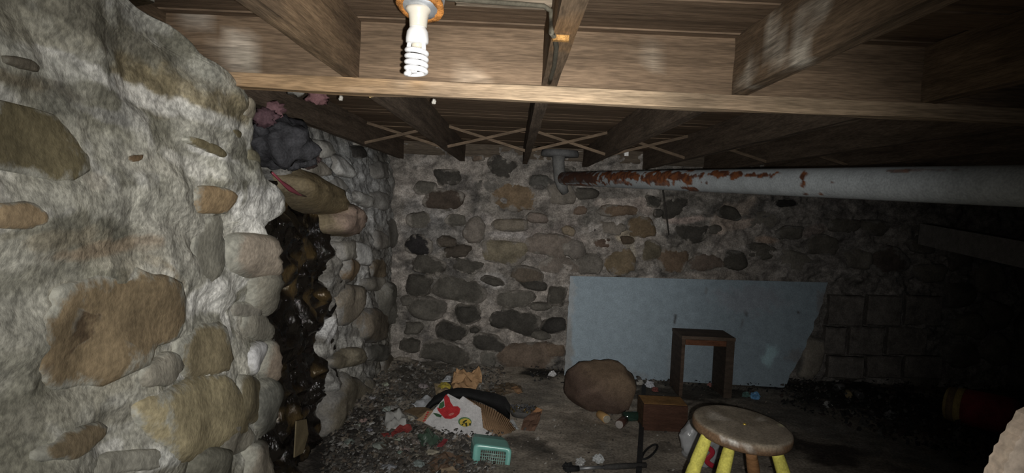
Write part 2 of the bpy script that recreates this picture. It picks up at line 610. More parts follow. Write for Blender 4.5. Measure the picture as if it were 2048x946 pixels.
mid_blobs = [(700, 340, 70, 60, 20, (.40, .41, .405), .8), (740, 400, 50, 70, 0, (.36, .36, .355), .8), (720, 560, 10, 50, 0, (.6, .6, .58), .8), (690, 690, 60, 12, -20, (.55, .54, .5), .7),
             (668, 650, 8, 40, 0, (.66, .66, .65), .9), (705, 745, 26, 18, 0, (.5, .49, .45), .8), (780, 700, 40, 90, 0, (.17, .155, .125), .7), (800, 620, 14, 120, 0, (.07, .065, .06), .8), (790, 420, 30, 90, 0, (.25, .245, .23), .7),  # tall dark blob: corner shadow painted into the wall colour
             (715, 425, 40, 14, 20, WHITE, .7)]


def mid_grid():
    mb = MB()
    P, C = [], []
    zs = np.linspace(0, 2.06, 190)
    for z in zs:
        s = mid_start(float(z))
        row, crow = [], []
        for j in range(134):
            if j < 4:
                k = (4 - j) / 4
                p = Vector((mid_base(s, z) - .4 * k * k, s + .02 - .02 * k, z))
            else:
                t = (j - 4) / 129
                y = s + (YB + .15 - s) * t
                x = mid_base(y, z) + .028 * fbm(y * 5, z * 7, 3.3, 4) + .016 * fbm(y * 15, z * 15, 6.2, 3)
                p = Vector((x, y, z))
            row.append(p)
            px, py = to_px((XM, p.y, p.z))
            nz = fbm(p.y * 7, p.z * 7, 3.7, 4)
            base = lerp((.19, .18, .16), (.33, .325, .305), sstep(-.4, .5, fbm(p.y * 2.5, p.z * 3, 4.4, 3)))
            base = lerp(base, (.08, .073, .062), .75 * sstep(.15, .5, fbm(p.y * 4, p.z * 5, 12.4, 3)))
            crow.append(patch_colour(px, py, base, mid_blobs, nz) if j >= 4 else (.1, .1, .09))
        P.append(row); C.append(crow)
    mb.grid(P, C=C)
    return mb.build('wall_left', MORTAR, smooth=True)


wall_mid = structure(mid_grid(), 'recessed left wall of stones and lumpy whitish mortar beyond the black gap')


def mplane(px, py):
    p = at_x(px, py, XM)
    return p.y, p.z


def mplace(y, z, h):
    s = mid_start(z)
    return Vector((mid_base(max(y, s + .1), z) + h, y, z))


mid_stones = [
    (655, 298, 28, 20, -5, (.50, .49, .45), .08), (735, 305, 14, 13, 0, (.06, .055, .05), .05), (778, 293, 10, 10, 0, (.3, .26, .2), .06), (748, 285, 15, 10, 20, (.33, .31, .26), .06),  # the darkest entry stands for a hole, its shade given as stone colour
    (692, 332, 15, 20, 0, (.55, .55, .53), .07), (712, 397, 26, 13, 28, (.68, .67, .63), .07), (622, 382, 58, 30, 40, (.21, .165, .095), .13), (676, 440, 24, 34, 5, (.30, .225, .18), .13),
    (690, 500, 22, 22, 0, (.38, .36, .31), .07), (694, 538, 14, 26, 5, (.22, .16, .10), .06), (720, 508, 13, 24, -8, (.52, .52, .50), .06), (750, 538, 16, 22, 0, (.20, .16, .11), .05), (783, 470, 14, 30, 0, (.2, .19, .17), .05),
    (700, 602, 22, 42, 14, (.26, .225, .175), .08), (740, 652, 34, 36, 0, (.235, .20, .155), .09), (774, 608, 20, 44, -8, (.235, .225, .195), .08), (742, 568, 22, 18, 0, (.3, .28, .24), .06),
    (692, 716, 32, 18, -24, (.30, .265, .195), .08), (750, 706, 20, 16, 0, (.16, .155, .135), .06), (776, 752, 24, 44, 0, (.20, .175, .135), .07), (690, 815, 30, 68, 14, (.25, .22, .165), .10), (735, 790, 18, 36, 8, (.21, .19, .15), .07),
    (762, 400, 14, 18, 0, (.3, .29, .27), .05), (770, 340, 16, 18, 0, (.28, .27, .25), .05), (640, 335, 22, 16, 20, (.36, .33, .28), .06), (668, 372, 22, 18, 30, (.44, .43, .40), .05), (755, 480, 13, 20, 0, (.27, .25, .22), .05),
]
for i, (cx, cy, rx, ry, rot, colr, h) in enumerate(mid_stones):
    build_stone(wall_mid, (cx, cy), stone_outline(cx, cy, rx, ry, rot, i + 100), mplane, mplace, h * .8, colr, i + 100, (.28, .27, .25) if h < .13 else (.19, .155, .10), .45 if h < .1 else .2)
# rubble and insulation on top of the recessed wall, in the dark under the joists
for i, (px, py, y, r, colr) in enumerate([(562, 285, 2.95, .13, (.055, .055, .06)), (590, 310, 3.15, .08, (.06, .06, .065)), (612, 315, 3.4, .06, (.10, .07, .065))]):
    mb = MB()
    mb.lump(at_y(px, py, y), (r, r * 1.3, r * .85), i + 40, .4, 1.8, 4)
    mb.build('stone', RUBBLE, wall_mid, True, colr)

# ------------------------------------------------------------------ back wall


def back_base(x, z):
    return YB + .05 * noise.noise(Vector((x * 1.7, z * 2, 3.1))) + .03 * noise.noise(Vector((x * 4, z * 4.4, 6.1)))


back_blobs = [(1460, 432, 60, 20, -30, (.36, .30, .25), .8), (1475, 450, 44, 10, -12, (.46, .38, .32), .9), (1375, 440, 50, 8, -4, (.46, .37, .33), .8), (1535, 480, 26, 8, 4, (.36, .27, .21), .8), (1625, 465, 30, 14, -10, (.30, .25, .22), .8),
              (1320, 452, 12, 20, 0, (.45, .43, .40), .8), (1240, 405, 60, 10, 0, (.42, .37, .33), .8), (1290, 415, 22, 14, 30, (.40, .34, .30), .8), (1110, 480, 70, 40, 0, (.31, .27, .245), .7), (1100, 410, 80, 30, 0, (.30, .27, .24), .7),
              (960, 440, 40, 14, 0, (.36, .33, .31), .7), (1010, 470, 44, 9, 4, (.44, .41, .39), .8), (985, 560, 30, 14, 14, (.42, .40, .38), .8), (1255, 475, 24, 14, 0, (.42, .36, .26), .7), (1262, 500, 10, 20, 0, (.40, .36, .29), .7),
              (1440, 550, 60, 9, 0, (.36, .32, .28), .8), (860, 420, 60, 30, 0, (.28, .27, .26), .6), (880, 470, 70, 40, 0, (.19, .185, .18), .6), (1780, 490, 60, 12, 20, (.24, .22, .20), .6)]


def back_grid():
    mb = MB()
    P, C = [], []
    for z in np.linspace(0, 2.06, 190):
        row, crow = [], []
        for x in np.linspace(-1.45, 4.9, 520):
            y = back_base(x, z) - .045 * fbm(x * 5, z * 7, 5.3, 4) - .024 * fbm(x * 15, z * 18, 1.2, 3)
            row.append(Vector((x, y, z)))
            px, py = to_px((x, YB, z))
            nz = fbm(x * 5, z * 5, 13.7, 4)
            base = lerp((.20, .185, .165), (.315, .285, .255), sstep(-.4, .45, fbm(x * 2, z * 2.6, 24.4, 3)))
            base = lerp(base, (.09, .085, .08), .7 * sstep(.2, .55, fbm(x * 3.4, z * 4.4, 32.4, 3)))
            base = lerp(base, (.42, .39, .36), .6 * sstep(.3, .6, fbm(x * 5.4, z * 8.4, 41.4, 3)))
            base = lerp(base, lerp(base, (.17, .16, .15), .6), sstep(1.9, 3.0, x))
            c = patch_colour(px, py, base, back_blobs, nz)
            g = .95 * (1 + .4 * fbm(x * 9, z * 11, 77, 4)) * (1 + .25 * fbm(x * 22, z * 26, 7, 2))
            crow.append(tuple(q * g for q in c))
        P.append(row); C.append(crow)
    mb.grid(P, C=C)
    return mb.build('wall_back', MORTAR, smooth=True)


wall_back = structure(back_grid(), 'back wall of dark rounded fieldstones in pale grey mortar')


def bplane(px, py):
    p = at_y(px, py, YB)
    return p.x, p.z


def bplace(x, z, h):
    return Vector((x, back_base(x, z) - h, z))


D1 = (.065, .060, .052); D2 = (.085, .078, .066); G1 = (.125, .115, .098); B1 = (.15, .112, .082); B2 = (.19, .15, .11)
back_stones = [
    (895, 355, 27, 17, 10, D1), (885, 398, 40, 21, 5, (.085, .066, .052)), (1003, 335, 30, 22, 12, D1), (955, 316, 12, 7, 0, (.17, .13, .10)), (948, 462, 22, 24, 0, (.20, .175, .15)), (1018, 450, 34, 13, 3, (.22, .19, .15)),
    (1030, 396, 48, 26, 10, (.20, .145, .092)), (836, 490, 28, 19, 15, (.03, .028, .028)), (893, 483, 19, 12, 5, (.09, .075, .06)), (857, 530, 36, 19, 16, D2), (915, 502, 28, 13, -6, (.09, .075, .06)), (935, 533, 30, 16, 2, D2),  # the near-black entry is a cavity, its shade painted as a dark stone
    (1016, 505, 46, 25, 3, (.22, .19, .135)), (922, 579, 56, 24, 9, (.105, .097, .082)), (985, 562, 22, 8, 14, D2), (1056, 551, 32, 16, 8, (.14, .115, .09)), (1066, 569, 28, 10, 12, D1), (1026, 597, 38, 17, -3, G1), (1030, 640, 48, 25, 16, D1),
    (855, 618, 40, 23, -4, G1), (937, 628, 27, 21, 3, D1), (904, 663, 31, 20, 3, D1), (950, 658, 10, 8, 0, D1), (975, 685, 34, 16, 16, D1), (890, 707, 48, 20, 10, D2), (977, 718, 15, 18, 0, (.14, .132, .115)), (1056, 712, 60, 30, 4, (.155, .118, .09)),
    (1106, 650, 26, 16, -6, (.045, .042, .038)), (1114, 590, 20, 22, 10, D2), (1080, 613, 22, 8, 8, G1), (838, 570, 28, 21, -10, D2), (815, 602, 14, 10, 0, G1), (820, 690, 22, 15, 0, D2), (828, 655, 20, 12, 0, G1), (850, 735, 34, 12, 0, G1), (940, 738, 28, 10, 0, G1),
    (1077, 363, 22, 17, 0, (.10, .096, .086)), (1120, 388, 30, 20, 0, (.20, .178, .15)), (1170, 388, 26, 12, 0, D2), (1237, 421, 38, 12, 4, (.16, .115, .08)), (1283, 454, 28, 22, 5, (.17, .125, .078)), (1225, 456, 28, 13, 10, (.21, .185, .155)),
    (1191, 466, 8, 9, 0, D1), (1203, 486, 17, 11, 0, (.12, .085, .065)), (1254, 480, 15, 8, -4, (.11, .085, .06)), (1242, 522, 30, 27, 3, (.20, .155, .10)), (1300, 502, 22, 20, 0, (.14, .12, .085)), (1100, 492, 46, 25, 5, (.22, .185, .155)),
    (1122, 532, 40, 18, 0, (.19, .162, .138)), (1075, 436, 22, 10, 0, (.20, .165, .14)), (1138, 462, 14, 10, 0, (.24, .195, .14)), (1162, 420, 14, 10, 0, (.17, .125, .095)), (1150, 500, 24, 20, 0, (.18, .16, .14)), (1180, 530, 24, 22, 0, (.165, .15, .13)),
    (1345, 414, 28, 22, -8, D1), (1305, 402, 16, 12, 0, D1), (1316, 425, 9, 9, 0, D1), (1384, 467, 36, 18, -3, D1), (1459, 427, 24, 13, 16, D2), (1345, 522, 30, 26, 0, (.16, .115, .08)), (1412, 524, 34, 18, -4, (.165, .13, .105)), (1470, 520, 26, 20, 0, D2),
    (1525, 440, 32, 16, 0, G1), (1520, 500, 34, 15, 10, D2), (1570, 406, 22, 9, 0, BLACK), (1580, 465, 26, 14, -4, D2), (1590, 520, 34, 18, 12, G1), (1645, 490, 30, 20, 0, D2), (1690, 450, 30, 16, 5, D2), (1715, 520, 30, 20, 0, G1), (1780, 522, 38, 30, -8, (.07, .058, .05)),  # the BLACK entry stands for a hole, its darkness put into the colour
    (1750, 455, 28, 15, 8, D2), (1840, 490, 28, 18, 8, D2), (1860, 545, 34, 20, 0, G1), (1920, 520, 28, 24, 0, D2), (1920, 590, 32, 24, 0, D2), (1980, 560, 30, 30, 0, G1), (1620, 722, 24, 46, 12, (.20, .18, .15)), (1690, 745, 34, 16, 5, D2), (1760, 740, 36, 16, 0, G1),
    (1940, 650, 34, 26, 0, G1), (1990, 630, 26, 30, 0, D2), (1930, 710, 34, 26, 0, D2), (1990, 700, 30, 28, 0, G1), (1840, 760, 36, 18, 0, D2), (1430, 460, 16, 10, 0, G1), (1135, 345, 20, 12, 0, D2), (1190, 360, 22, 10, 0, G1), (975, 372, 26, 14, 0, (.15, .14, .125)), (840, 440, 26, 16, 0, G1), (850, 375, 24, 14, 0, G1), (910, 440, 22, 13, 0, G1), (1080, 670, 20, 10, 0, G1), (1110, 700, 22, 14, 0, B1),
]
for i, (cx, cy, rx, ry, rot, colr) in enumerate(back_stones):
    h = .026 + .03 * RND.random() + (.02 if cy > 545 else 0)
    build_stone(wall_back, (cx, cy), stone_outline(cx, cy, rx * 1.03, ry * 1.03, rot, i + 200), bplane, bplace, h, tuple(q * (.95 if cx < 1500 else 1.4) for q in colr), i + 200, (.25, .228, .20) if cx < 1450 else (.19, .18, .165), .75 if cy < 545 else .42)  # stones towards the right painted paler to make up for weak light there
# courses of long squared blocks right of the leaning board
for r, (y0, y1) in enumerate([(592, 648), (654, 706), (712, 752)]):
    edges = [1648, 1725, 1800, 1880] if r % 2 == 0 else [1640, 1690, 1765, 1850]
    for k in range(3):
        a = at_y(edges[k] + 2, y1, YB); b_ = at_y(edges[k + 1] - 2, y0, YB)
        mb = MB()
        n = 6
        P = []
        for (hh, ins) in ((-.06, 0), (.05, 0), (.065, .012)):
            ring = []
            for (u, v) in [(t / n, 0) for t in range(n)] + [(1, t / 3) for t in range(3)] + [(1 - t / n, 1) for t in range(n)] + [(0, 1 - t / 3) for t in range(3)]:
                x = a.x + ins + (b_.x - a.x - 2 * ins) * u; z = a.z + ins + (b_.z - a.z - 2 * ins) * v
                x += .012 * noise.noise(Vector((x * 9, z * 9, r))); z += .010 * noise.noise(Vector((x * 7, z * 9, r + 5)))
                ring.append(Vector((x, YB - .01 - hh + .01 * noise.noise(Vector((x * 6, z * 6, 2))), z)))
            P.append(ring)
        mb.grid(P, closed=True)
        mb.f.append([2 * 18 + q for q in range(18)])
        mb.build('block', RUBBLE, wall_back, False, (.17, .155, .14))

# ------------------------------------------------------------------ right wall (in the dark)
mb = MB(); P, C = [], []
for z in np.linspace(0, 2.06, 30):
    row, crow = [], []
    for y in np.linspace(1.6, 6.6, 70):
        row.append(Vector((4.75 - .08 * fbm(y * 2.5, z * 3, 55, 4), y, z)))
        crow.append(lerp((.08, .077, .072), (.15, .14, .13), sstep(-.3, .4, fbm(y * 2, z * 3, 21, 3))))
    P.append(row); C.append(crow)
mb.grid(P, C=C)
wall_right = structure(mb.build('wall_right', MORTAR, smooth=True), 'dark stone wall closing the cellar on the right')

# ------------------------------------------------------------------ floor
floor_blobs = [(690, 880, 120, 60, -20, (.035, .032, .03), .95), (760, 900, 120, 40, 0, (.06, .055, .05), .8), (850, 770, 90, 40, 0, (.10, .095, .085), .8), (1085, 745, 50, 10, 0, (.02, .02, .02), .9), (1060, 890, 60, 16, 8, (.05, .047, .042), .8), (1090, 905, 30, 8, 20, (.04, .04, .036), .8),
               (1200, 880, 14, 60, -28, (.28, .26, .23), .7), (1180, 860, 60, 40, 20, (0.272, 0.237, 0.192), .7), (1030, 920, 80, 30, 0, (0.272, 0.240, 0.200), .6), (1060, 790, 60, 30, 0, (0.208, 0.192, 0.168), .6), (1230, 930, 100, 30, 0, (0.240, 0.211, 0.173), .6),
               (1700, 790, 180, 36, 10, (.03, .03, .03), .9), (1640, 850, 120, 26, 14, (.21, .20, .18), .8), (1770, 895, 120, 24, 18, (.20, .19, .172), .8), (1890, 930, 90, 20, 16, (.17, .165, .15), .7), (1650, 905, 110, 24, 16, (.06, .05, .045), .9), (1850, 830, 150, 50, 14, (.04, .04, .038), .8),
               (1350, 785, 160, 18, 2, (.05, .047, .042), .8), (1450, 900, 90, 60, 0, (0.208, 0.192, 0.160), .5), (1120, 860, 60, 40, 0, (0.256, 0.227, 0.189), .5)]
mb = MB(); P, C = [], []
ysl = np.concatenate([np.linspace(-.6, 3.4, 14)[:-1], np.linspace(3.4, 6.6, 190)])
for y in ysl:
    row, crow = [], []
    for x in np.linspace(-1.6, 4.9, 330):
        z = .008 * fbm(x * 3, y * 3, 2.2, 4)
        z += .06 * sstep(-.55, -1.2, x) * sstep(4.0, 5.0, y) * (1 + .5 * fbm(x * 6, y * 6, 1, 3))
        row.append(Vector((x, y, z)))
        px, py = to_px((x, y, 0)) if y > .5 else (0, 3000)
        nz = fbm(x * 5, y * 5, 61.7, 4)
        base = lerp((.36, .32, .265), (.50, .44, .365), sstep(-.4, .4, fbm(x * 1.7, y * 1.7, 4.9, 3)))
        base = lerp(base, (.08, .073, .062), .6 * sstep(.3, .6, fbm(x * 4.2, y * 4.2, 71, 3)))
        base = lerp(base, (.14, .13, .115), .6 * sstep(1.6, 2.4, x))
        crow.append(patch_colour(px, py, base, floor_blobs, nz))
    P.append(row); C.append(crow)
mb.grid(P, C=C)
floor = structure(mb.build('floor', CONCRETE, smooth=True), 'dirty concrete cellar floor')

# ------------------------------------------------------------------ ceiling: boards, joists, beam, bridging
ceiling = bpy.data.objects.new('ceiling', None)
COL.objects.link(ceiling)
structure(ceiling, 'low ceiling of brown floorboards on joists')
ZB, ZT = EYE.z + .335, EYE.z + .503
WC = (.148, .104, .069)
r2 = random.Random(3)
y = -.8
while y < 6.7:
    wd = .135 + r2.uniform(-.012, .02)
    mb = MB()
    dz = r2.uniform(-.003, .003)
    mb.box((-1.9, y, ZT + dz), (5.0, y + wd - .003, ZT + .024 + dz))
    k = r2.uniform(.78, 1.12)
    if y > 2.3:
        k *= 1.2
    mb.build('floorboard', WOODX, ceiling, False, tuple(c * k for c in WC))
    y += wd
mb = MB(); mb.box((-1.9, -.8, ZT + .03), (5.0, 6.7, ZT + .05)); mb.build('board_backing', OBJ, ceiling, False, (.03, .025, .02))


def timber(name, x0, x1, y0, y1, z0, z1, mat, colr, blobs=(), along='y', jitter=.004, seed=0):
    """sawn timber with slightly wavy arrises and its own stains (world-space spots: centre, radius, colour, strength)"""
    mb = MB()
    n = max(8, int((y1 - y0 if along == 'y' else x1 - x0) * 22))
    P, C = [], []
    for i in range(n + 1):
        t = i / n
        ring, crow = [], []
        prof = []
        k = 6
        for a in range(k): prof.append((a / k, 0))
        for a in range(k): prof.append((1, a / k))
        for a in range(k): prof.append((1 - a / k, 1))
        for a in range(k): prof.append((0, 1 - a / k))
        for (u, v) in prof:
            if along == 'y':
                p = Vector((x0 + (x1 - x0) * u, y0 + (y1 - y0) * t, z0 + (z1 - z0) * v))
                q = Vector((u * 2 + seed, p.y * 3, v * 2))
            else:
                p = Vector((x0 + (x1 - x0) * t, y0 + (y1 - y0) * u, z0 + (z1 - z0) * v))
                q = Vector((u * 2 + seed, p.x * 3, v * 2))
            p += Vector((noise.noise(q), noise.noise(q + Vector((9, 0, 0))), noise.noise(q + Vector((0, 0, 9))))) * jitter
            ring.append(p)
            c = colr
            nz = fbm(p.x * 12, p.y * 12, p.z * 12 + seed, 3)
            for bc, br, bcol, st in blobs:
                d = (p - Vector(bc)).length / br + nz * .5
                kk = st * (1 - sstep(.5, 1.15, d))
                if kk > 0:
                    c = lerp(c, bcol, kk)
            crow.append(c)
        P.append(ring); C.append(crow)
    mb.grid(P, closed=True, C=C)
    L = len(P[0])
    mb.f.append([q for q in range(L)][::-1]); mb.f.append([n * L + q for q in range(L)])
    return mb.build(name, mat, ceiling, False)


JX = [-1.62, -1.07, -.497, .085, .645, 1.2, 1.77, 2.34, 2.91, 3.48, 4.05, 4.6]
beam_y0, beam_y1 = 2.03, 2.10
pale = (.46, .42, .35)
for i, x in enumerate(JX):
    bl = []
    if abs(x - .645) < .01:
        for px, py, rr, st in [(1590, 110, .05, .9), (1610, 95, .035, .9), (1500, 150, .05, .6), (1540, 70, .05, .7), (1600, 40, .05, .5), (1560, 100, .05, .6), (1480, 170, .03, .5), (1640, 20, .04, .6)]:
            bl.append((at_x(px, py, x - .022), rr, pale, st))
    if abs(x - .085) < .01:
        bl = [(at_x(1150, 110, x + .022), .16, (.30, .17, .075), .5), (at_z(1105, 165, ZB), .06, (.10, .07, .05), .7)]
    if abs(x + .497) < .01:
        bl = [(at_z(600, 90, ZB), .3, (.30, .205, .12), .5)]
    timber('joist', x - .0225, x + .0225, -.8, beam_y0 - .001, ZB + .002, ZT, WOODY, (.138, .097, .062), bl, seed=i)
    timber('joist', x - .0225 - .008, x + .0225 - .008, beam_y1, YB + .1, ZB + .002, ZT, WOODY, (.13, .098, .072), (), seed=i + 30)
timber('beam', -1.9, 5.0, beam_y0, beam_y1, ZB - .01, ZT, WOODXA, (.134, .093, .060), [(at_y(480, 100, 2.03), .06, (.36, .31, .25), .9), (at_y(395, 28, 2.03), .05, (.33, .29, .24), .8), (at_y(500, 120, 2.03), .04, (.34, .30, .24), .8), (at_y(930, 160, 2.03), .05, (.28, .22, .16), .7), (at_y(1300, 115, 2.03), .04, (.30, .25, .19), .6)], along='x', jitter=.004)
# ledger strip nailed along the foot of the beam: the joists rest on it
timber('ledger', -1.9, 5.0, beam_y0 - .016, beam_y0 + .03, ZB - .043, ZB, WOODXA, (.24, .175, .115), [((-.6, 2.02, ZB), .3, (.27, .17, .085), .6), ((.2, 2.02, ZB - .02), .35, (.31, .235, .155), .6), ((1.0, 2.02, ZB - .02), .3, (.21, .155, .10), .6), ((.5, 2.02, ZB - .04), .1, (.16, .12, .08), .7)], along='x', jitter=.006, seed=5)
# dusty board nailed between two joists that carries the cable
timber('cable_board', -.155, .062, 1.56, 1.60, ZB + .105, ZT - .001, WOODXA, (.24, .195, .145), (), along='x', seed=77)
# cross bridging between the rear joists
for i in range(1, 8):
    xa, xb = JX[i] - .008 + .0225, JX[i + 1] - .008 - .0225
    yy = 4.78
    for s in (0, 1):
        mb = MB()
        za, zb = (ZB + .012, ZT - .012) if s == 0 else (ZT - .012, ZB + .012)
        mb.bar((xa, yy + .035 * (s - .5) * 1.6, za), (xb, yy + .035 * (s - .5) * 1.6, zb), .035, .019, up=(0, 0, 1))
        mb.build('bridging_strut', WOOD, ceiling, False, (.125, .09, .06))
# rim joist above the back wall
timber('rim_joist', -1.9, 5.0, YB - .02, YB + .03, ZB + .05, ZT, WOODXA, (.10, .08, .06), (), along='x', seed=91)
mb = None
timber('side_board', -1.36, -1.33, 2.12, YB, ZB - .16, ZT, WOODY, (.105, .078, .06), [(at_y(600, 260, 3.4), .2, (.07, .055, .05), .7), (at_y(640, 200, 3.2), .08, (.15, .10, .10), .6)], seed=61)
# insulation tufts poked between boards at the far left
for i, (px, py, yv, r, colr) in enumerate([(635, 195, 3.0, .045, (.23, .12, .125)), (545, 222, 2.9, .05, (.20, .11, .12)), (575, 265, 3.0, .06, (.30, .15, .14)), (592, 178, 2.7, .035, (.22, .21, .19)), (530, 235, 2.8, .05, (.12, .07, .08))]):
    mb = MB(); mb.lump(at_y(px, py, yv), (r, r * .6, r * .7), i + 3, .6, 2.5, 3)
    mb.build('insulation_tuft', OBJ, ceiling, True, colr)
mb = MB(); mb.lump(at_y(757, 183, 2.2) , (.009, .009, .014), 1, .2); mb.build('white_knob', GLOSS, ceiling, True, (.8, .8, .78))
mb = MB(); mb.lump(at_y(742, 186, 2.25), (.012, .01, .014), 2, .4); mb.build('foam_blob', OBJ, ceiling, True, (.45, .33, .16))
for px, py in ((868, 203), (682, 196)):
    mb = MB(); mb.lump(at_y(px, py, 2.6), (.008, .008, .01), 3, .4); mb.build('foam_blob', OBJ, ceiling, True, (.5, .48, .43))

# ------------------------------------------------------------------ lamp on the ceiling
lc = at_y(838, 12, 1.45)
lamp = thing('ceiling_lamp', 'white spiral fluorescent bulb in a socket with rusty orange rim hanging from the ceiling boards', 'lamp', Vector((lc.x, lc.y, ZT)))
ax = lc.x; ay = lc.y
zr = lc.z
px2m = 1.45 / F
RT = Matrix.Rotation(math.radians(-24), 3, 'X') @ Matrix.Rotation(math.radians(7), 3, 'Y')
RC = Vector((ax + .003, ay, zr))
mb = MB()
mb.lathe([(.046, .055), (.048, .012), (.0485, .004)], RC, RT, n=8)
mb.lathe([(.012, .05), (.012, .14)], RC, None, n=10)
mb.build('junction_box', METAL, lamp, False, (.42, .44, .46))
mb = MB(); mb.lathe([(.033, .006), (.0495, .006), (.0510, 0), (.0495, -.005), (.034, -.005), (.033, .006)], RC, RT, n=36)
for v in mb.v:
    v += Vector((noise.noise(v * 60), noise.noise(v * 60 + Vector((5, 0, 0))), .6 * noise.noise(v * 90))) * .004
mb.build('rusted_rim', RUST, lamp, True, (.40, .165, .04))
mb = MB(); mb.lathe([(.040, .004), (.036, -.006), (.022, -.010)], RC, RT, n=30); mb.build('mounting_plate', METAL, lamp, True, (.55, .58, .61))
mb = MB(); mb.lathe([(.0275, zr - .004), (.0270, zr - .010), (.021, zr - .018), (.0195, zr - .028), (.0185, zr - .040), (.018, zr - .044)], (ax, ay, 0), n=30); mb.build('socket', GLOSS, lamp, True, (.50, .47, .40))
zb = zr - .044
bulb = MB()
bulb.lathe([(.014, zb + .004), (.0165, zb), (.0225, zb - .010), (.0240, zb - .024), (.0235, zb - .032), (.0195, zb - .035), (.0, zb - .0355)], (ax - .001, ay, 0), n=30)
bo = bulb.build('bulb', GLOSS, lamp, True, (.60, .60, .59))
mb = MB()
zt0 = zb - .046
pts = []
R0 = .0205
for k in range(0, 190):
    a = k / 189 * 2 * math.pi * 4.25
    z = zt0 - .0005 - k / 189 * .0525
    pts.append(Vector((ax - .001 + R0 * math.cos(a + 2.6), ay + R0 * math.sin(a + 2.6), z)))
mb.tube(pts, .0054, 10)
mb.tube([(ax - .0165, ay - .004, zb - .030), (ax - .0175, ay - .006, zt0 - .002)], .0048, 10)
mb.tube([(ax + .0135, ay - .006, zb - .030), (ax + .0145, ay - .008, zt0 - .002)], .0048, 10)
mb.tube([pts[-1], pts[-1] + Vector((-.008, .012, .004)), (ax, ay, zt0 - .044)], .0058, 10)
mb.build('spiral_tube', GLOSS, bo, True, (.64, .64, .64))
mb = MB(); mb.lathe([(.0125, zb - .034), (.0115, zb - .043), (.0, zb - .044)], (ax, ay, 0), n=20); mb.build('bulb_neck', GLOSS, bo, True, (.45, .42, .34))

# cable stapled to the board and the joist
mb = MB()
cp = [at_y(893, -3, 1.535), at_y(930, 0, 1.535), at_y(970, 3, 1.54), at_y(1040, 8, 1.54), at_y(1088, 12, 1.54), at_y(1102, 22, 1.54), at_y(1103, 40, 1.53), at_z(1103, 66, ZB - .003), at_z(1110, 76, ZB - .005), at_z(1113, 95, ZB - .005), at_z(1109, 130, ZB - .005), at_z(1099, 166, ZB - .005)]
sm = []
for i in range(len(cp) - 1):
    for t in (0, .33, .66):
        sm.append(cp[i].lerp(cp[i + 1], t))
mb.tube(sm + [cp[-1]], .0055, 8)
cab = mb.build('cable', OBJ, None, True, (.075, .068, .05)); recentre(cab, cp[3])
tag(cab, 'old dark electric cable running along the ceiling board and joist beside the bulb', 'cable')
mb = MB(); q = at_z(1118, 74, ZB - .004); mb.box(q - Vector((.013, .007, .008)), q + Vector((.020, .007, .003)))
st = mb.build('cable_strap', RUST, cab, False, (.30, .16, .05))

# ------------------------------------------------------------------ pipe
pa = at_y(1128, 357, 5.95); pb = at_y(2048, 372, 1.86)
pd = (pb - pa)
pe = pb + pd * .12
rad = .0575
rust_blobs = [(1165, 356, 60, 12, 4, 1), (1250, 352, 70, 11, 3, 1), (1330, 352, 66, 10, 0, 1), (1375, 360, 16, 22, 0, 1), (1385, 380, 8, 14, -28, 1), (1325, 366, 22, 7, 0, .9), (1300, 362, 14, 6, 0, .9), (1160, 371, 32, 4, 2, .9), (1475, 349, 62, 7, 0, 1), (1607, 350, 7, 14, 0, 1), (1606, 367, 7, 9, 0, 1),
              (1641, 389, 7, 4, 0, .9), (1613, 388, 5, 3, 0, .9), (1665, 365, 5, 4, 0, .9), (1403, 365, 3, 3, 0, .9), (1413, 366, 3, 3, 0, .9), (1790, 342, 24, 4, 0, .7), (1860, 340, 50, 3, 0, .4), (1240, 364, 22, 6, 0, .8)]
t = pd.normalized()
a1 = Vector((0, 0, 1)); a1 = (a1 - t * a1.dot(t)).normalized(); a2 = t.cross(a1)
mb = MB(); P, C = [], []
NS = 420
for i in range(NS + 1):
    c = pa.lerp(pe, i / NS)
    row, crow = [], []
    for k in range(64):
        an = 2 * math.pi * k / 64
        n_ = a1 * math.cos(an) + a2 * math.sin(an)
        p = c + n_ * rad
        row.append(p)
        px, py = to_px(p)
        front = n_.dot(EYE - c) > -.1
        nz = fbm(p.x * 14, p.y * 14, p.z * 22, 4)
        col = (.345, .375, .39)
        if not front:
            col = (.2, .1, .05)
        else:
            for bx, by, rx, ry, rt, s in rust_blobs:
                dx, dy = (px - bx), (py - by)
                aa = math.radians(rt)
                u = (dx * math.cos(aa) + dy * math.sin(aa)) / rx; v = (-dx * math.sin(aa) + dy * math.cos(aa)) / ry
                r_ = math.hypot(u, v) + nz * .9
                kk = s * (1 - sstep(.85, 1.02, r_))
                if kk > 0:
                    col = lerp(col, lerp((.20, .072, .028), (.09, .035, .02), sstep(-.3, .3, fbm(p.x * 30, p.y * 30, p.z * 30, 2))), kk)
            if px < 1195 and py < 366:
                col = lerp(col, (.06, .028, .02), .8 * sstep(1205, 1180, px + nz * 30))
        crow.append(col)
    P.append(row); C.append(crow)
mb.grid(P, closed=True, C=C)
mb.f.append([q for q in range(64)])
drain = thing('drain_pipe', 'long pale grey painted pipe with rust patches under the joists on the right', 'pipe', pa)
mb.build('pipe', PAINTED, drain, True)
# elbow going into the wall
mb = MB()
va = at_y(1117, 322, 6.0); vb_ = at_y(1119, 356, 6.0)
mb.tube([va + Vector((0, 0, .04)), va, vb_, at_y(1124, 372, 6.0), at_y(1130, 385, 6.03)], [.058, .052, .05, .048, .035], 24)
mb.build('vertical_stub', PAINTED if False else OBJ, drain, True, (.15, .15, .145))
mb = MB()
fl = at_y(1120, 308, 6.1)
mb.lathe([(.10, -.03), (.165, -.024), (.17, .0), (.16, .03), (.06, .035)], fl, n=28)
mb.build('duct_flange', OBJ, drain, True, (.12, .12, .12))
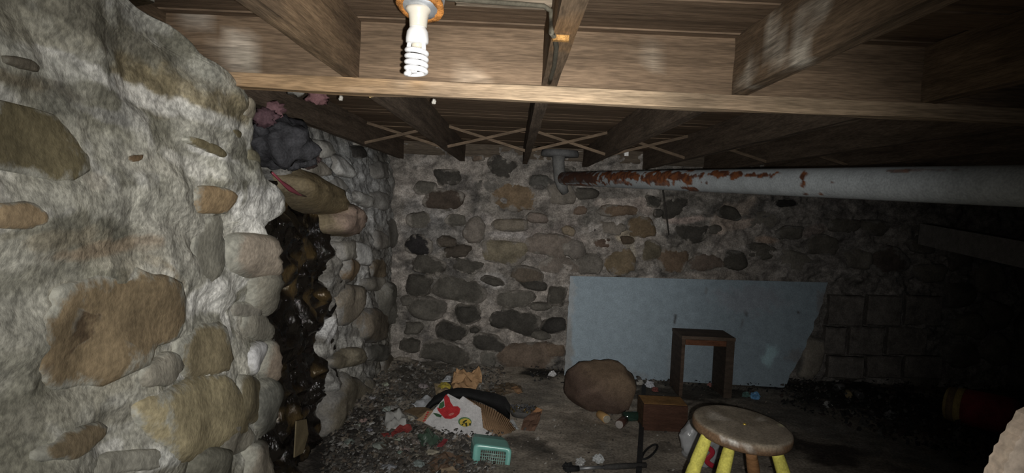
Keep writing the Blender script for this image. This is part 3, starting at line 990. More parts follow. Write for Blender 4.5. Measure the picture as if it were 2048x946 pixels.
# thin rod hanging on the wall under the pipe
mb = MB(); mb.tube([at_y(1326, 380, 6.33), at_y(1331, 415, 6.33), at_y(1338, 470, 6.345)], [.009, .009, .006], 8)
o = mb.build('iron_rod', OBJ, None, True, (.05, .045, .04)); recentre(o, at_y(1331, 415, 6.33)); tag(o, 'thin dark rod hanging against the back wall just below the pipe', 'rod')
# white paper tag
q = at_y(1253, 305, 5.6)
mb = MB(); mb.box(q - Vector((.017, .002, .028)), q + Vector((.017, .002, .028)))
mb.tube([q + Vector((0, 0, .028)), q + Vector((.004, 0, .07))], .002, 6)
o = mb.build('paper_tag', OBJ, None, False, (.75, .75, .73)); recentre(o, q); tag(o, 'small white paper tag hanging from the joist above the rusty pipe', 'tag')
# bulging stone rubble on the ledge above the pipe
# pale ledge along the right wall
mb = MB(); mb.bar(at_y(1850, 468, 5.6), at_y(2110, 520, 4.2), .10, .17)
o = structure(mb.build('trim_1', OBJ, None, False, (.20, .19, .18)), 'pale flat ledge running along the dark right side')

# ------------------------------------------------------------------ black plastic in the gap
mb = MB(); P, C = [], []
for i in range(130):
    z = 1.62 * i / 129 + .0
    row, crow = [], []
    for j in range(90):
        yv = 2.55 + 1.95 * j / 89
        f1 = noise.noise(Vector((yv * 5, z * 6, 3.3))); f2 = abs(noise.noise(Vector((yv * 11 + 2, z * 9, 7.1)))); f3 = noise.noise(Vector((yv * 24, z * 18, 1.9)))
        x = -1.17 + .09 * f1 - .10 * f2 + .016 * f3 + .05 * noise.noise(Vector((yv * 2, z * 3, 9)))
        x += .11 * math.exp(-((z - 1.28) / .2) ** 2) * math.exp(-((yv - 3.4) / .3) ** 2)
        x += .05 * math.sin(yv * 23 + 3.5 * noise.noise(Vector((0, z * 2.2, 5)))) * (.5 + noise.noise(Vector((yv * 2, z * 3.5, 2))))
        row.append(Vector((x, yv, z)))
        k = sstep(.1, .6, fbm(yv * 6, z * 6, 3.9, 3))
        crow.append(lerp((.018, .015, .012), (.12, .082, .036), k))
    P.append(row); C.append(crow)
mb.grid(P, C=C)
o = mb.build('plastic_sheet', WET, None, True); recentre(o, (-1.17, 3.4, 0)); tag(o, 'crumpled glossy black plastic sheet stuffed in the gap of the left wall', 'plastic sheet')
# pale torn scrap at its foot and pink strip at its top
mb = MB(); pts = [at_x(592, 842, -1.02), at_x(612, 838, -1.02), at_x(616, 868, -1.02), at_x(606, 905, -1.03), at_x(588, 915, -1.03)]
mb.plate(pts, .006); o = mb.build('cardboard_scrap', CORR, None, False, (.20, .165, .10)); recentre(o, pts[-1]); tag(o, 'torn tan cardboard scrap at the foot of the black plastic', 'cardboard')
mb = MB(); sp = [at_x(545, 345, -.99), at_x(562, 365, -.98), at_x(580, 378, -.97), at_x(598, 388, -.97), at_x(612, 393, -.98)]
mb.tube(sp, [.004, .007, .010, .009, .004], 10)
for v in mb.v: v += Vector((noise.noise(v * 40), noise.noise(v * 40 + Vector((3, 0, 0))), noise.noise(v * 40 + Vector((0, 3, 0))))) * .008
o = mb.build('wrapper', GLOSS, None, True, (.26, .06, .08)); recentre(o, sp[2]); tag(o, 'crumpled red wrapper wedged above the black plastic under the brown boulder', 'wrapper')

# ------------------------------------------------------------------ leaning board
TL, TR = at_y(1140, 552, 6.27), at_y(1655, 565, 6.27)
BL, BR = at_y(1128, 752, 6.14), at_y(1566, 778, 6.06)
BL.z = max(BL.z, .01); BR.z = max(BR.z, .01)
bn = (TR - TL).cross(BL - TL).normalized()
if bn.y > 0: bn = -bn
bblobs = [(1543, 706, 11, 24, 12, (.42, .60, .66), .95), (1535, 718, 12, 12, 0, (.42, .60, .66), .9), (1590, 712, 20, 14, 0, (.24, .25, .26), .8), (1134, 700, 12, 60, 2, (.24, .235, .22), .8), (1345, 740, 12, 50, 0, (.30, .33, .35), .4), (1350, 638, 3, 14, 0, (.05, .05, .05), .9), (1492, 628, 3, 8, 10, (.08, .08, .08), .9), (1486, 645, 2, 16, 16, (.15, .15, .15), .8), (1597, 626, 5, 4, 0, (.08, .07, .06), .9), (1412, 582, 3, 8, 0, (.2, .22, .23), .8), (1660, 600, 24, 40, 20, (.25, .24, .24), .7),
          (1140, 590, 10, 60, 0, (.36, .37, .37), .6), (1500, 600, 70, 30, 0, (.32, .32, .36), .4), (1200, 745, 90, 14, 4, (.26, .285, .30), .7)]
mb = MB()
NU, NV = 110, 44
for side in (0, 1):
    P, C = [], []
    for j in range(NV + 1):
        v = j / NV
        l = TL.lerp(BL, v)
        bow = .010 * math.sin(v * 3.14)
        r = TR.lerp(BR, v) + Vector((.035 * math.sin(v * 3.1), 0, 0))
        row, crow = [], []
        for i in range(NU + 1):
            u = i / NU
            p = l.lerp(r, u)
            if i == 0: p += Vector((.008 * noise.noise(Vector((0, v * 20, 0))), 0, 0))
            if i == NU: p += Vector((.02 * noise.noise(Vector((3, v * 12, 0))), 0, 0))
            p = p + bn * (.012 * (1 - side) + bow)
            row.append(p)
            px, py = to_px(p)
            crow.append(patch_colour(px, py, (.275, .345, .395), bblobs, fbm(p.x * 14, p.z * 14, 3, 3)) if side == 0 else (.25, .2, .15))
        P.append(row); C.append(crow)
    mb.grid(P, C=C)
nb = (NU + 1) * (NV + 1)
edge = [i for i in range(NU + 1)] + [(j + 1) * (NU + 1) - 1 for j in range(1, NV + 1)] + [NV * (NU + 1) + i for i in range(NU - 1, -1, -1)] + [j * (NU + 1) for j in range(NV - 1, 0, -1)]
for k in range(len(edge)):
    a, b_ = edge[k], edge[(k + 1) % len(edge)]
    mb.f.append([a, b_, b_ + nb, a + nb])
o = mb.build('leaning_board', PAINTED, None, False); recentre(o, (BL + BR) / 2); tag(o, 'large pale blue-grey board with slanted right edge leaning on the back wall', 'board')

# ------------------------------------------------------------------ small open wooden stand in front of the board
bx0, bx1, by0, by1, bz = 1.445, 1.885, 5.64, 5.99, .515
o = thing('wooden_stand', 'dark brown open wooden box stand in front of the pale board', 'stand', ((bx0 + bx1) / 2, (by0 + by1) / 2, 0))
mb = MB(); mb.box((bx0, by0, .0), (bx0 + .028, by1, bz - .028)); mb.build('side_panel', WOOD, o, False, (.085, .058, .042))
mb = MB(); mb.box((bx1 - .068, by0, .0), (bx1, by1, bz - .028)); mb.build('side_panel', WOOD, o, False, (.075, .056, .042))
mb = MB(); mb.box((bx0 - .004, by0 - .004, bz - .028), (bx1 + .004, by1, bz)); mb.build('top', WOOD, o, False, (.115, .083, .062))
mb = MB(); mb.box((bx0 + .03, by0, bz - .075), (bx1 - .07, by0 + .02, bz - .03)); mb.build('front_rail', WOOD, o, False, (.15, .065, .035))

# wooden box
x0, x1, y0, y1, hz = .972, 1.285, 4.74, 4.97, .187
o = thing('wooden_box', 'low dark brown wooden box with amber top behind the yellow-legged stool', 'box', ((x0 + x1) / 2, (y0 + y1) / 2, 0))
for nm, lo, hi, cc in [('front_panel', (x0, y0, 0), (x1, y0 + .014, hz), (.075, .037, .024)), ('back_panel', (x0, y1 - .014, 0), (x1, y1, hz), (.12, .07, .04)), ('side_panel', (x0, y0 + .014, 0), (x0 + .014, y1 - .014, hz), (.10, .065, .04)), ('side_panel', (x1 - .014, y0 + .014, 0), (x1, y1 - .014, hz), (.10, .065, .04)),
                       ('lid', (x0 + .004, y0 + .012, hz - .012), (x1 - .004, y1 - .012, hz + .002), (.36, .20, .075))]:
    mb = MB(); mb.box(lo, hi); mb.build(nm, WOOD, o, False, cc)

# boulder
mb = MB()
bc = at_y(1202, 790, 5.22); bc.z = .155
mb.lump(bc, (.30, .25, .22), 12, .20, 1.9, 4, octs=3, colf=lambda d: lerp((.10, .068, .052), (.21, .15, .10), sstep(-.2, .7, d.x * .5 + d.z * .6)), flat=-.15)
for nx, ny, nz_, lim in ((-.9, -.4, .1, .19), (.5, -.8, .3, .15), (.85, .1, -.5, .17), (.1, -.3, .95, .135), (-.5, -.5, .7, .165), (.75, -.2, .6, .185), (-.2, -.8, -.55, .16), (-.6, -.3, -.75, .17)):
    nn = Vector((nx, ny, nz_)).normalized()
    lim *= 1.22
    for v in mb.v:
        ex = (v - bc).dot(nn) - lim
        if ex > 0:
            v -= nn * ex * .88
o = mb.build('boulder', OBJA, None, True); recentre(o, (bc.x, bc.y, 0)); tag(o, 'big rough brown boulder lying on the floor before the pale board', 'boulder')

# ------------------------------------------------------------------ stool
sc_ = at_y(1486, 846, 2.49)
tilt = Matrix.Rotation(math.radians(5.0), 3, 'Y') @ Matrix.Rotation(math.radians(5), 3, 'X')
stool = thing('stool', 'round wooden stool with a worn brown seat and bright yellow legs', 'stool', (sc_.x, sc_.y, 0))
SR = .180
mb = MB(); P, C = [], []
prof = [(0, 0), (.03, 0), (.07, 0), (.11, 0), (.14, -.0005), (.165, -.0015), (.175, -.004), (SR, -.012), (SR + .001, -.03), (SR - .004, -.042), (SR - .014, -.047), (.10, -.047), (0, -.047)]
for r, z in prof:
    row, crow = [], []
    for k in range(72):
        an = 2 * math.pi * k / 72
        p = sc_ + tilt @ Vector((r * math.cos(an), r * math.sin(an), z))
        row.append(p)
        nz = fbm(p.x * 14, p.y * 14, p.z * 14, 3)
        if z > -.005:
            c = lerp((.165, .138, .103), (.225, .19, .145), sstep(-.3, .3, fbm(p.x * 6, p.y * 6, 1, 3)))
        else:
            c = (.155, .095, .055)
        px, py = to_px(p)
        c = patch_colour(px, py, c, [(1465, 886, 20, 7, 10, (.6, .58, .53), .9), (1445, 876, 9, 4, 30, (.5, .47, .42), .8), (1492, 894, 16, 5, 28, (.45, .42, .37), .8), (1450, 838, 30, 4, 30, (.36, .32, .27), .7), (1522, 838, 8, 5, 20, (.42, .38, .32), .7), (1563, 850, 6, 3, 20, (.5, .47, .3), .8), (1430, 834, 14, 6, 20, (.36, .33, .28), .6), (1540, 895, 26, 6, 0, (.33, .28, .21), .6)], nz)
        crow.append(c)
    P.append(row); C.append(crow)
mb.grid(P, closed=True, C=C)
mb.build('seat', OBJA, stool, True)
mb = MB(); q = at_y(1489, 859, 2.485); q = sc_ + tilt @ Vector((.002, -.012, .0))
mb.lathe([(.006, -.002), (.006, .002), (.003, .004), (0, .0042)], q, tilt, 12); mb.build('brass_screw', METAL, stool, True, (.75, .55, .10))
YEL = (.62, .575, .12)
legs = [((1413, 874), (1385, 946), YEL), ((1456, 906), (1446, 946), YEL), ((1503, 912), (1508, 946), (.26, .135, .06)), ((1556, 912), (1567, 946), YEL)]
for (top, bot, cc), (dt, db) in zip(legs, ((2.43, 2.42), (2.375, 2.33), (2.60, 2.64), (2.42, 2.42))):
    tp = at_y(*top, dt)
    bt = at_y(*bot, db)
    bt = tp + (bt - tp) * (tp.z / (tp.z - bt.z))
    tp = tp - (bt - tp) * .02
    mb = MB()
    pts, rr = [], []
    for k in range(61):
        s = k / 60
        pts.append(tp.lerp(bt, s))
        base = .0205 + .004 * math.sin(min(1, s * 3) * 3.14)
        for g in (.155, .22, .5, .56):
            base -= .004 * math.exp(-((s - g) / .006) ** 2)
        base -= .005 * sstep(.6, 1, s)
        rr.append(base)
    mb.tube(pts, rr, 20)
    mb.build('leg', OBJ if cc == YEL else WOOD, stool, True, cc)
# one ring of stretchers low down (below the frame), as on any such stool
# ------------------------------------------------------------------ things on the floor
# plastic shopping bag behind the stool
bc = at_z(1408, 945); bc.y += .1
mb = MB(); mb.lump((bc.x, bc.y, .14), (.125, .08, .16), 21, .28, 1.7, 4, flat=-.135)
bag = mb.build('shopping_bag', GLOSS, None, True, (.42, .43, .44)); recentre(bag, (bc.x, bc.y, 0)); tag(bag, 'crumpled white plastic bag with red print behind the stool legs', 'bag')
mb = MB()
S = []
for k in range(26):
    tt = k / 25
    S.append((1412 + 15 * tt + 9 * math.sin(tt * 6.3), 893 + 40 * tt))
dd = bc.y - .125
mb.tube([at_y(x, y_, dd) for x, y_ in S], .016, 8)
for v in mb.v: v.y = dd + (v.y - dd) * .12
mb.build('red_print', GLOSS, bag, True, (.42, .03, .05))
# dark strip on the floor, paint brush, wire loop
a, e = at_z(1288, 772, .012), at_z(1277, 955, .012)
mb = MB(); mb.bar(a, e, .034, .02)
o = mb.build('metal_strip', OBJ, None, False, (.045, .045, .045)); recentre(o, (a + e) / 2); tag(o, 'long dark metal strip lying lengthwise on the concrete by the boulder', 'metal strip')
a, e = at_z(1137, 938, .02), at_z(1292, 930, .02)
br = thing('paint_brush', 'thin grey handled brush with black tip lying across the floor at the bottom', 'brush', (a + e) / 2)
mb = MB(); mb.tube([a, a.lerp(e, .13)], [.018, .017], 12); mb.build('bristle_tip', OBJ, br, True, (.018, .018, .018))
mb = MB(); mb.tube([a.lerp(e, .13), a.lerp(e, .45)], [.011, .010], 12); mb.build('ferrule', METAL, br, True, (.35, .36, .37))
mb = MB(); mb.tube([a.lerp(e, .45), a.lerp(e, .6), e], [.014, .018, .016], 12); mb.build('handle', OBJ, br, True, (.06, .058, .055))
mb = MB()
c0, c1 = at_z(1287, 918, .01), at_z(1312, 889, .01)
pts = []
for k in range(29):
    an = 2 * math.pi * k / 28
    m_ = c0.lerp(c1, .5 + .5 * math.cos(an)); s_ = (c1 - c0).cross(Vector((0, 0, 1))).normalized()
    pts.append(m_ + s_ * .028 * math.sin(an))
mb.tube(pts, .007, 8)
o = mb.build('wire_loop', OBJ, None, True, (.03, .03, .03)); recentre(o, (c0 + c1) / 2); tag(o, 'narrow dark wire loop on the concrete right of the metal strip', 'wire')


def can(px, py, yaw, colr, label, ln=.115, r=.032, group=None, lidc=(.55, .53, .5)):
    c = at_z(px, py, 0)
    c.z = r
    d = Vector((math.cos(yaw), math.sin(yaw), 0))
    t_ = thing('can', label, 'can', (c.x, c.y, 0), group)
    mb = MB(); mb.tube([c, c + d * .004, c + d * (ln - .004), c + d * ln], [r * .9, r, r, r * .9], 20); mb.build('body', GLOSS, t_, True, colr)
    mb = MB(); mb.tube([c - d * .002, c + d * .001], [r * .88, r * .88], 20); mb.tube([c - d * .0035, c - d * .001], [r * .35, r * .35], 10); mb.build('lid', METAL, t_, False, lidc)


can(1213, 847, 1.9, (.55, .34, .14), 'small orange and white can lying at the right foot of the boulder', lidc=(.7, .66, .55))
can(1238, 858, 1.1, (.09, .05, .04), 'dark brown can with pale end lying just left of the green bottle', lidc=(.62, .58, .55))
c = at_z(1246, 843); c.z = .036
d = Vector((1, .25, 0)).normalized()
bt = thing('bottle', 'dark green glass bottle lying on its side by the boulder', 'bottle', (c.x, c.y, 0))
mb = MB(); mb.tube([c, c + d * .004, c + d * .10, c + d * .13, c + d * .145], [.03, .036, .036, .026, .015], 20); mb.build('body', GLASS, bt, True, (.05, .10, .075))
mb = MB(); mb.tube([c + d * .145, c + d * .20], [.014, .013], 16); mb.build('neck', GLASS, bt, True, (.05, .10, .075))

# cardboard produce box, collapsed
FZ = lambda px, py, dz=0: at_z(px, py, dz)
box = thing('produce_box', 'collapsed white printed cardboard box with a red tomato picture and yellow sticker', 'box', at_z(930, 885))
W = [at_y(848, 845, 4.58), at_y(903, 874, 4.45), at_y(962, 877, 4.42), at_y(984, 868, 4.46), at_y(966, 856, 4.52), at_y(962, 817, 4.66), at_y(926, 793, 4.76), at_y(919, 800, 4.735), at_y(896, 788, 4.79), at_y(866, 822, 4.66)]
# fit these to one plane: solve y from x,z
A = np.array([[p.x, p.z, 1] for p in W]); bb = np.array([p.y for p in W]); cf = np.linalg.lstsq(A, bb, rcond=None)[0]


def on_panel(px, py, lift=0.0):
    r = ray(px, py)
    s = (cf[0] * EYE.x + cf[1] * EYE.z + cf[2] - EYE.y) / (r.y - cf[0] * r.x - cf[1] * r.z)
    n_ = Vector((cf[0], -1, cf[1])).normalized()
    return EYE + r * s + n_ * lift


W = [on_panel(*p) for p in [(848, 845), (903, 874), (962, 877), (984, 868), (966, 856), (962, 817), (926, 793), (919, 800), (896, 788), (866, 822)]]
mb = MB(); mb.plate(W, .007); pan = mb.build('printed_panel', CORR, box, False, (.60, .59, .585))


def decal(name, pts, colr, lift=.006, parent=pan):
    mb = MB(); mb.plate([on_panel(px, py, lift) for px, py in pts], .0015)
    return mb.build(name, OBJ, parent, False, colr)


def ell(cx, cy, rx, ry, rot=0, n=20, a0=0, a1=360):
    out = []
    for k in range(n):
        an = math.radians(a0 + (a1 - a0) * k / n)
        x, y_ = rx * math.cos(an), ry * math.sin(an)
        c_, s_ = math.cos(math.radians(rot)), math.sin(math.radians(rot))
        out.append((cx + x * c_ - y_ * s_, cy + x * s_ + y_ * c_))
    return out


decal('tomato_print', [(888, 796), (893, 790), (899, 797), (901, 805), (907, 814), (916, 814), (921, 819), (919, 828), (912, 835), (902, 839), (890, 838), (884, 832), (876, 822), (874, 816), (882, 819), (890, 815), (889, 806)], (.48, .035, .04))
decal('leaf_print', [(877, 818), (880, 808), (888, 803), (889, 813), (884, 818)], (.05, .13, .055), .0065)
decal('leaf_print', [(866, 827), (874, 828), (884, 832), (882, 836), (873, 834)], (.04, .09, .045), .0065)
decal('tomato_shine', ell(903, 830, 6, 2.2, -20, 10), (.62, .20, .18), .0075)
decal('sticker_rim', ell(930, 845, 13.5, 9.5, 5), (.10, .20, .09), .006)
decal('sticker', ell(931, 846.5, 11.5, 8, 5), (.62, .46, .08), .0075)
for pts in ([(925, 846), (930, 842), (935, 841), (934, 843), (930, 846), (929, 850)], [(930, 848), (934, 847), (935, 854), (932, 855)], [(938, 849), (942, 848), (942, 853), (939, 853)], [(923, 850), (927, 849), (926, 853)]):
    decal('sticker_mark', pts, (.05, .06, .03), .009)
for k in range(5):
    x_, y_ = 857 - k * 2.0, 826 + k * 4.2
    decal('red_lettering', [(x_ - 3, y_ - 1), (x_ + 3, y_ - 1.6), (x_ + 3, y_ + .6), (x_ - 3, y_ + 1.4)], (.45, .05, .05), .006)
C1 = (.30, .195, .115)
mb = MB(); mb.plate([at_y(808, 822, 4.72), at_y(832, 832, 4.66), at_y(846, 843, 4.60), at_y(866, 820, 4.68), at_y(850, 815, 4.76), at_y(830, 815, 4.78)], .006); mb.build('end_flap', CORR, box, False, (.16, .115, .07))
mb = MB(); mb.plate([at_y(833, 840, 4.60), at_y(848, 845, 4.57), at_y(866, 822, 4.65), at_y(854, 822, 4.66), at_y(845, 832, 4.63)], .006); mb.build('end_flap', CORR, box, False, (.38, .255, .16))
# curved corrugated side
P = []
top = [(926, 793, 4.77), (945, 801, 4.78), (975, 812, 4.78), (1003, 828, 4.76), (1022, 842, 4.72), (1035, 858, 4.66), (1040, 875, 4.58)]
low = [(940, 803, 4.70), (963, 820, 4.66), (967, 856, 4.54), (985, 868, 4.48), (997, 885, 4.42), (1010, 892, 4.40), (1030, 893, 4.42)]
for k in range(9):
    s = k / 8
    P.append([at_y(*a_).lerp(at_y(*b_), s) for a_, b_ in zip(top, low)])
mb = MB(); mb.grid(P)
P2 = [[p + Vector((0, .006, -.004)) for p in row] for row in P]; mb.grid(P2)
sd = mb.build('side_panel', CORR, box, True, C1)
mb = MB()
for k in range(34):
    s = k / 33
    i0 = .4 + 5.4 * s
    a0_, f_ = int(i0), i0 - int(i0)
    pp = [at_y(*top[a0_]).lerp(at_y(*top[a0_ + 1]), f_), at_y(*low[a0_]).lerp(at_y(*low[a0_ + 1]), f_)]
    mb.tube([p + Vector((0, -.001, .001)) for p in pp], .0024, 6)
mb.build('corrugation', CORR, box, True, (.31, .20, .118))
mb = MB(); mb.plate([at_y(940, 884, 4.41), at_y(990, 888, 4.40), at_y(1000, 880, 4.45), at_y(985, 872, 4.47), at_y(962, 879, 4.43), at_y(945, 878, 4.43)], .006); mb.build('bottom_flap', CORR, box, False, (.58, .55, .5))
mb = MB(); mb.plate([at_y(921, 876, 4.43), at_y(935, 869, 4.46), at_y(945, 880, 4.42), at_y(940, 892, 4.38), at_y(926, 890, 4.38)], .006); mb.build('bottom_flap', CORR, box, False, (.37, .22, .13))

# black rubber mat arching behind the box
ctr = [(852, 820, 4.80), (868, 803, 4.86), (890, 792, 4.90), (915, 787, 4.93), (940, 788, 4.94), (965, 795, 4.93), (990, 803, 4.92), (1010, 815, 4.88), (1020, 830, 4.82), (1018, 845, 4.78)]
hw = [.03, .045, .05, .05, .05, .055, .075, .095, .09, .05]
P = []
for k in range(9):
    s = (k / 8 - .5) * 2
    P.append([at_y(*c_) + Vector((0, .05 * (1 - s * s) * -1, s * h_ * .75)) for c_, h_ in zip(ctr, hw)])
mb = MB(); mb.grid(P); mb.grid([[p + Vector((0, .02, 0)) for p in row] for row in P])
o = mb.build('rubber_mat', OBJ, None, True, (.011, .011, .011)); recentre(o, at_z(935, 860)); tag(o, 'black rubber mat arching up behind the white tomato box', 'mat')

# turquoise basket
bk = thing('plastic_basket', 'turquoise plastic basket with a slotted base lying on its side at the bottom', 'basket', at_z(985, 946))
TQ = (.20, .47, .41)
q = [at_y(948, 887, 4.02), at_y(1024, 897, 4.02), at_y(1016, 960, 3.98), at_y(941, 955, 3.98)]
inn = [at_y(962, 900, 4.015), at_y(1012, 904, 4.015), at_y(1008, 943, 3.99), at_y(958, 935, 3.99)]
mb = MB()
bdir = Vector((-.02, .13, .0))


def rounded(qs, f=.14):
    out = []
    n_ = len(qs)
    for i in range(n_):
        p0, p1, p2 = qs[i - 1], qs[i], qs[(i + 1) % n_]
        a_ = p1.lerp(p0, f); b_ = p1.lerp(p2, f)
        for k in range(5):
            s = k / 4
            out.append(a_.lerp(p1, s).lerp(p1.lerp(b_, s), s))
    return out


ro = rounded(q); ri = rounded(inn, .06)
P = [[p + bdir for p in ro], [p + bdir * .1 for p in ro], ro, [o_.lerp(i_, .15) + Vector((0, -.006, 0)) for o_, i_ in zip(ro, ri)], ri, [p + Vector((0, .006, 0)) for p in ri]]
mb.grid(P, closed=True); mb.build('rim', GLOSS, bk, True, TQ)
mb = MB()
for k in range(1, 12):
    s = k / 12
    mb.tube([inn[0].lerp(inn[1], s), inn[3].lerp(inn[2], s)], .0022, 6)
for k in range(1, 6):
    s = k / 6
    mb.tube([inn[0].lerp(inn[3], s), inn[1].lerp(inn[2], s)], .0026, 6)
mb.build('slotted_grid', GLOSS, bk, True, (.26, .42, .37))
mb = MB(); mb.grid([[p + bdir for p in rounded(q)], [p + bdir * 1.5 for p in rounded([v.lerp((q[0] + q[2]) / 2, .06) for v in q])]], closed=True); mb.build('outer_lip', GLOSS, bk, True, (.15, .34, .30))

# grey pan with broken glass
pc = at_z(1046, 832)
pn = thing('metal_pan', 'dull dark grey pan beside the black mat with broken glass in it', 'pan', pc)
mb = MB(); mb.lathe([(0, .004), (.08, .004), (.105, .05), (.108, .052), (.11, .05), (.085, 0), (0, 0)], (pc.x, pc.y + .02, 0), n=32); mb.build('pan_body', OBJ, pn, True, (.085, .082, .078))
mb = MB(); rg = random.Random(8)
for k in range(170):
    a_ = rg.uniform(0, 6.28); r_ = .10 * math.sqrt(rg.random())
    c_ = Vector((pc.x - .0 + r_ * math.cos(a_), pc.y + r_ * math.sin(a_) + .0, .05 + .02 * rg.random()))
    u = Vector((rg.uniform(-1, 1), rg.uniform(-1, 1), rg.uniform(-1, 1))).normalized(); v = u.orthogonal().normalized(); v.rotate(Matrix.Rotation(rg.uniform(0, 6), 3, u))
    n_ = u.cross(v)
    s = rg.uniform(.006, .014)
    cc = rg.choice([(.5, .5, .52), (.3, .32, .36), (.5, .36, .12), (.15, .15, .17), (.6, .6, .62)])
    b_ = len(mb.v)
    for p in (c_ + u * s, c_ - u * s * .6 + v * s * .7, c_ - u * s * .5 - v * s * .6, c_ + n_ * s * .3): mb.vert(p, cc)
    for f_ in ((0, 1, 2), (0, 1, 3), (1, 2, 3), (2, 0, 3)): mb.f.append([b_ + i for i in f_])
o = mb.build('glass_shards', FOIL, None, False); recentre(o, (pc.x, pc.y, .05)); tag(o, 'glittering heap of broken glass shards in the dull grey pan', 'broken glass', kind='stuff')


def sheet(name, label, cat, pts, colr, th=.005, mat=None, crumple=0.0, smooth=False):
    """a torn sheet: outline points (px, py, depth) -> solid plate, crumpled"""
    P3 = [at_y(*p) for p in pts]
    c = sum(P3, Vector()) / len(P3)
    mb = MB()
    # three rings to let it buckle
    rows = []
    n_ = len(P3)
    dense = []
    for i in range(n_):
        for k in range(3):
            dense.append(P3[i].lerp(P3[(i + 1) % n_], k / 3))
    nrm = Vector((0, 0, 0))
    for i in range(n_): nrm += (P3[i] - c).cross(P3[(i + 1) % n_] - c)
    nrm.normalize()
    if nrm.dot(EYE - c) < 0: nrm = -nrm
    for sgn in (1, -1):
        rows = []
        for f_ in (1, .8, .55, .28):
            row = []
            for p in dense:
                p_ = c.lerp(p, f_)
                p_ = p_ + nrm * (crumple * noise.noise(p_ * 22 + Vector((len(label), 0, 0))) + sgn * th / 2)
                row.append(p_)
            rows.append(row)
        mb.grid(rows, closed=True)
        ci = mb.vert(c + nrm * (sgn * th / 2 + crumple * .4)); m_ = len(dense); b_ = ci - m_
        for k in range(m_): mb.f.append([b_ + k, b_ + (k + 1) % m_, ci])
    m_ = len(dense)
    blk = 4 * m_ + 1
    for k in range(m_):
        mb.f.append([k, (k + 1) % m_, blk + (k + 1) % m_, blk + k])
    o = mb.build(name, mat or CORR, None, smooth, colr)
    low_ = min(P3, key=lambda p: p.z)
    recentre(o, (c.x, c.y, max(0, low_.z)))
    tag(o, label, cat)
    return o


def fl(px, py, dz=.0):
    p = at_z(px, py, dz)
    return (px, py, p.y)


sheet('cardboard_scrap', 'torn orange-brown cardboard piece with two peaks standing behind the black mat', 'cardboard', [(902, 768, 5.35), (908, 750, 5.4), (913, 733, 5.45), (924, 741, 5.45), (935, 747, 5.45), (947, 742, 5.45), (958, 738, 5.45), (964, 750, 5.4), (963, 765, 5.35), (950, 778, 5.2), (925, 780, 5.2), (906, 776, 5.25)], (.38, .235, .125), crumple=.05)
sheet('paper_sheet', 'flat brown paper sheet on the floor right of the two-peaked cardboard', 'paper', [fl(965, 778), fl(985, 768), fl(1020, 765), fl(1042, 772), fl(1046, 785), fl(1025, 785), fl(1000, 790, .02), fl(975, 790, .02)], (.165, .125, .085), crumple=.02)
sheet('cardboard_scrap', 'small light tan cardboard bit on the edge of the brown paper', 'cardboard', [fl(1022, 775, .03), fl(1034, 772, .03), fl(1044, 783, .03), fl(1036, 788, .02)], (.32, .195, .11), crumple=.01)
sheet('plastic_wrapper', 'yellow printed wrapper left of the two-peaked cardboard', 'wrapper', [fl(872, 770, .06), fl(890, 763, .06), fl(903, 770, .06), fl(900, 778, .05), fl(882, 778, .05)], (.42, .34, .06), mat=GLOSS, crumple=.03)
sheet('cardboard_scrap', 'tan cardboard strip just left of the black mat', 'cardboard', [fl(868, 768, .05), fl(880, 770, .05), fl(905, 782, .05), fl(888, 788, .04), fl(872, 788, .03)], (.33, .26, .165), crumple=.02)
sheet('foil_scrap', 'pale grey scrap sticking up beside the yellow wrapper', 'scrap', [fl(885, 762, .08), fl(893, 754, .08), fl(903, 752, .08), fl(901, 762, .08)], (.45, .47, .49), crumple=.02)
sheet('plastic_bag', 'flattened bluish white plastic bag left of the black mat', 'bag', [fl(822, 812, .05), fl(842, 795, .07), fl(864, 787, .08), fl(864, 797, .06), fl(850, 812, .05), fl(832, 817, .04)], (.44, .46, .48), mat=GLOSS, crumple=.04, smooth=True)
sheet('plastic_bag', 'crumpled grey-white plastic bag nearest the left wall', 'bag', [fl(768, 842, .05), fl(782, 822, .08), fl(800, 818, .1), fl(816, 836, .08), fl(812, 848, .06), fl(790, 858, .04), fl(770, 858, .03)], (.42, .42, .40), mat=GLOSS, crumple=.06, smooth=True)
sheet('red_cloth', 'long red cloth strip lying below the crumpled grey-white bag', 'cloth', [fl(782, 866, .04), fl(800, 852, .06), fl(820, 851, .06), fl(824, 858, .05), fl(800, 866, .04), fl(784, 872, .03)], (.22, .045, .04), crumple=.03)
sheet('red_cloth', 'small red scrap at far left of the litter', 'cloth', [fl(762, 870, .03), fl(776, 865, .04), fl(782, 871, .03), fl(768, 876, .02)], (.24, .05, .045), crumple=.02)
sheet('red_cloth', 'short dark red strip in front of the dark green foil', 'cloth', [fl(874, 893, .03), fl(888, 878, .05), fl(896, 880, .05), fl(884, 893, .03)], (.22, .045, .05), crumple=.01)
sheet('green_foil', 'crumpled dark green plastic below the white box', 'plastic', [fl(835, 872, .04), fl(850, 862, .06), fl(870, 864, .06), fl(886, 872, .05), fl(876, 886, .03), fl(855, 890, .02), fl(838, 884, .03)], (.055, .085, .062), mat=GLOSS, crumple=.07)
sheet('cardboard_flap', 'dark red-brown cardboard flap standing right of the broken glass', 'cardboard', [(1040, 870, 4.62), (1048, 838, 4.72), (1066, 822, 4.78), (1084, 818, 4.78), (1080, 840, 4.70), (1068, 866, 4.62), (1052, 876, 4.58)], (.12, .072, .05), crumple=.02)
sheet('cardboard_scrap', 'small orange cardboard corner at the top right of the red-brown flap', 'cardboard', [(1066, 824, 4.76), (1074, 815, 4.79), (1085, 819, 4.78), (1083, 827, 4.76)], (.33, .17, .085), crumple=.004)
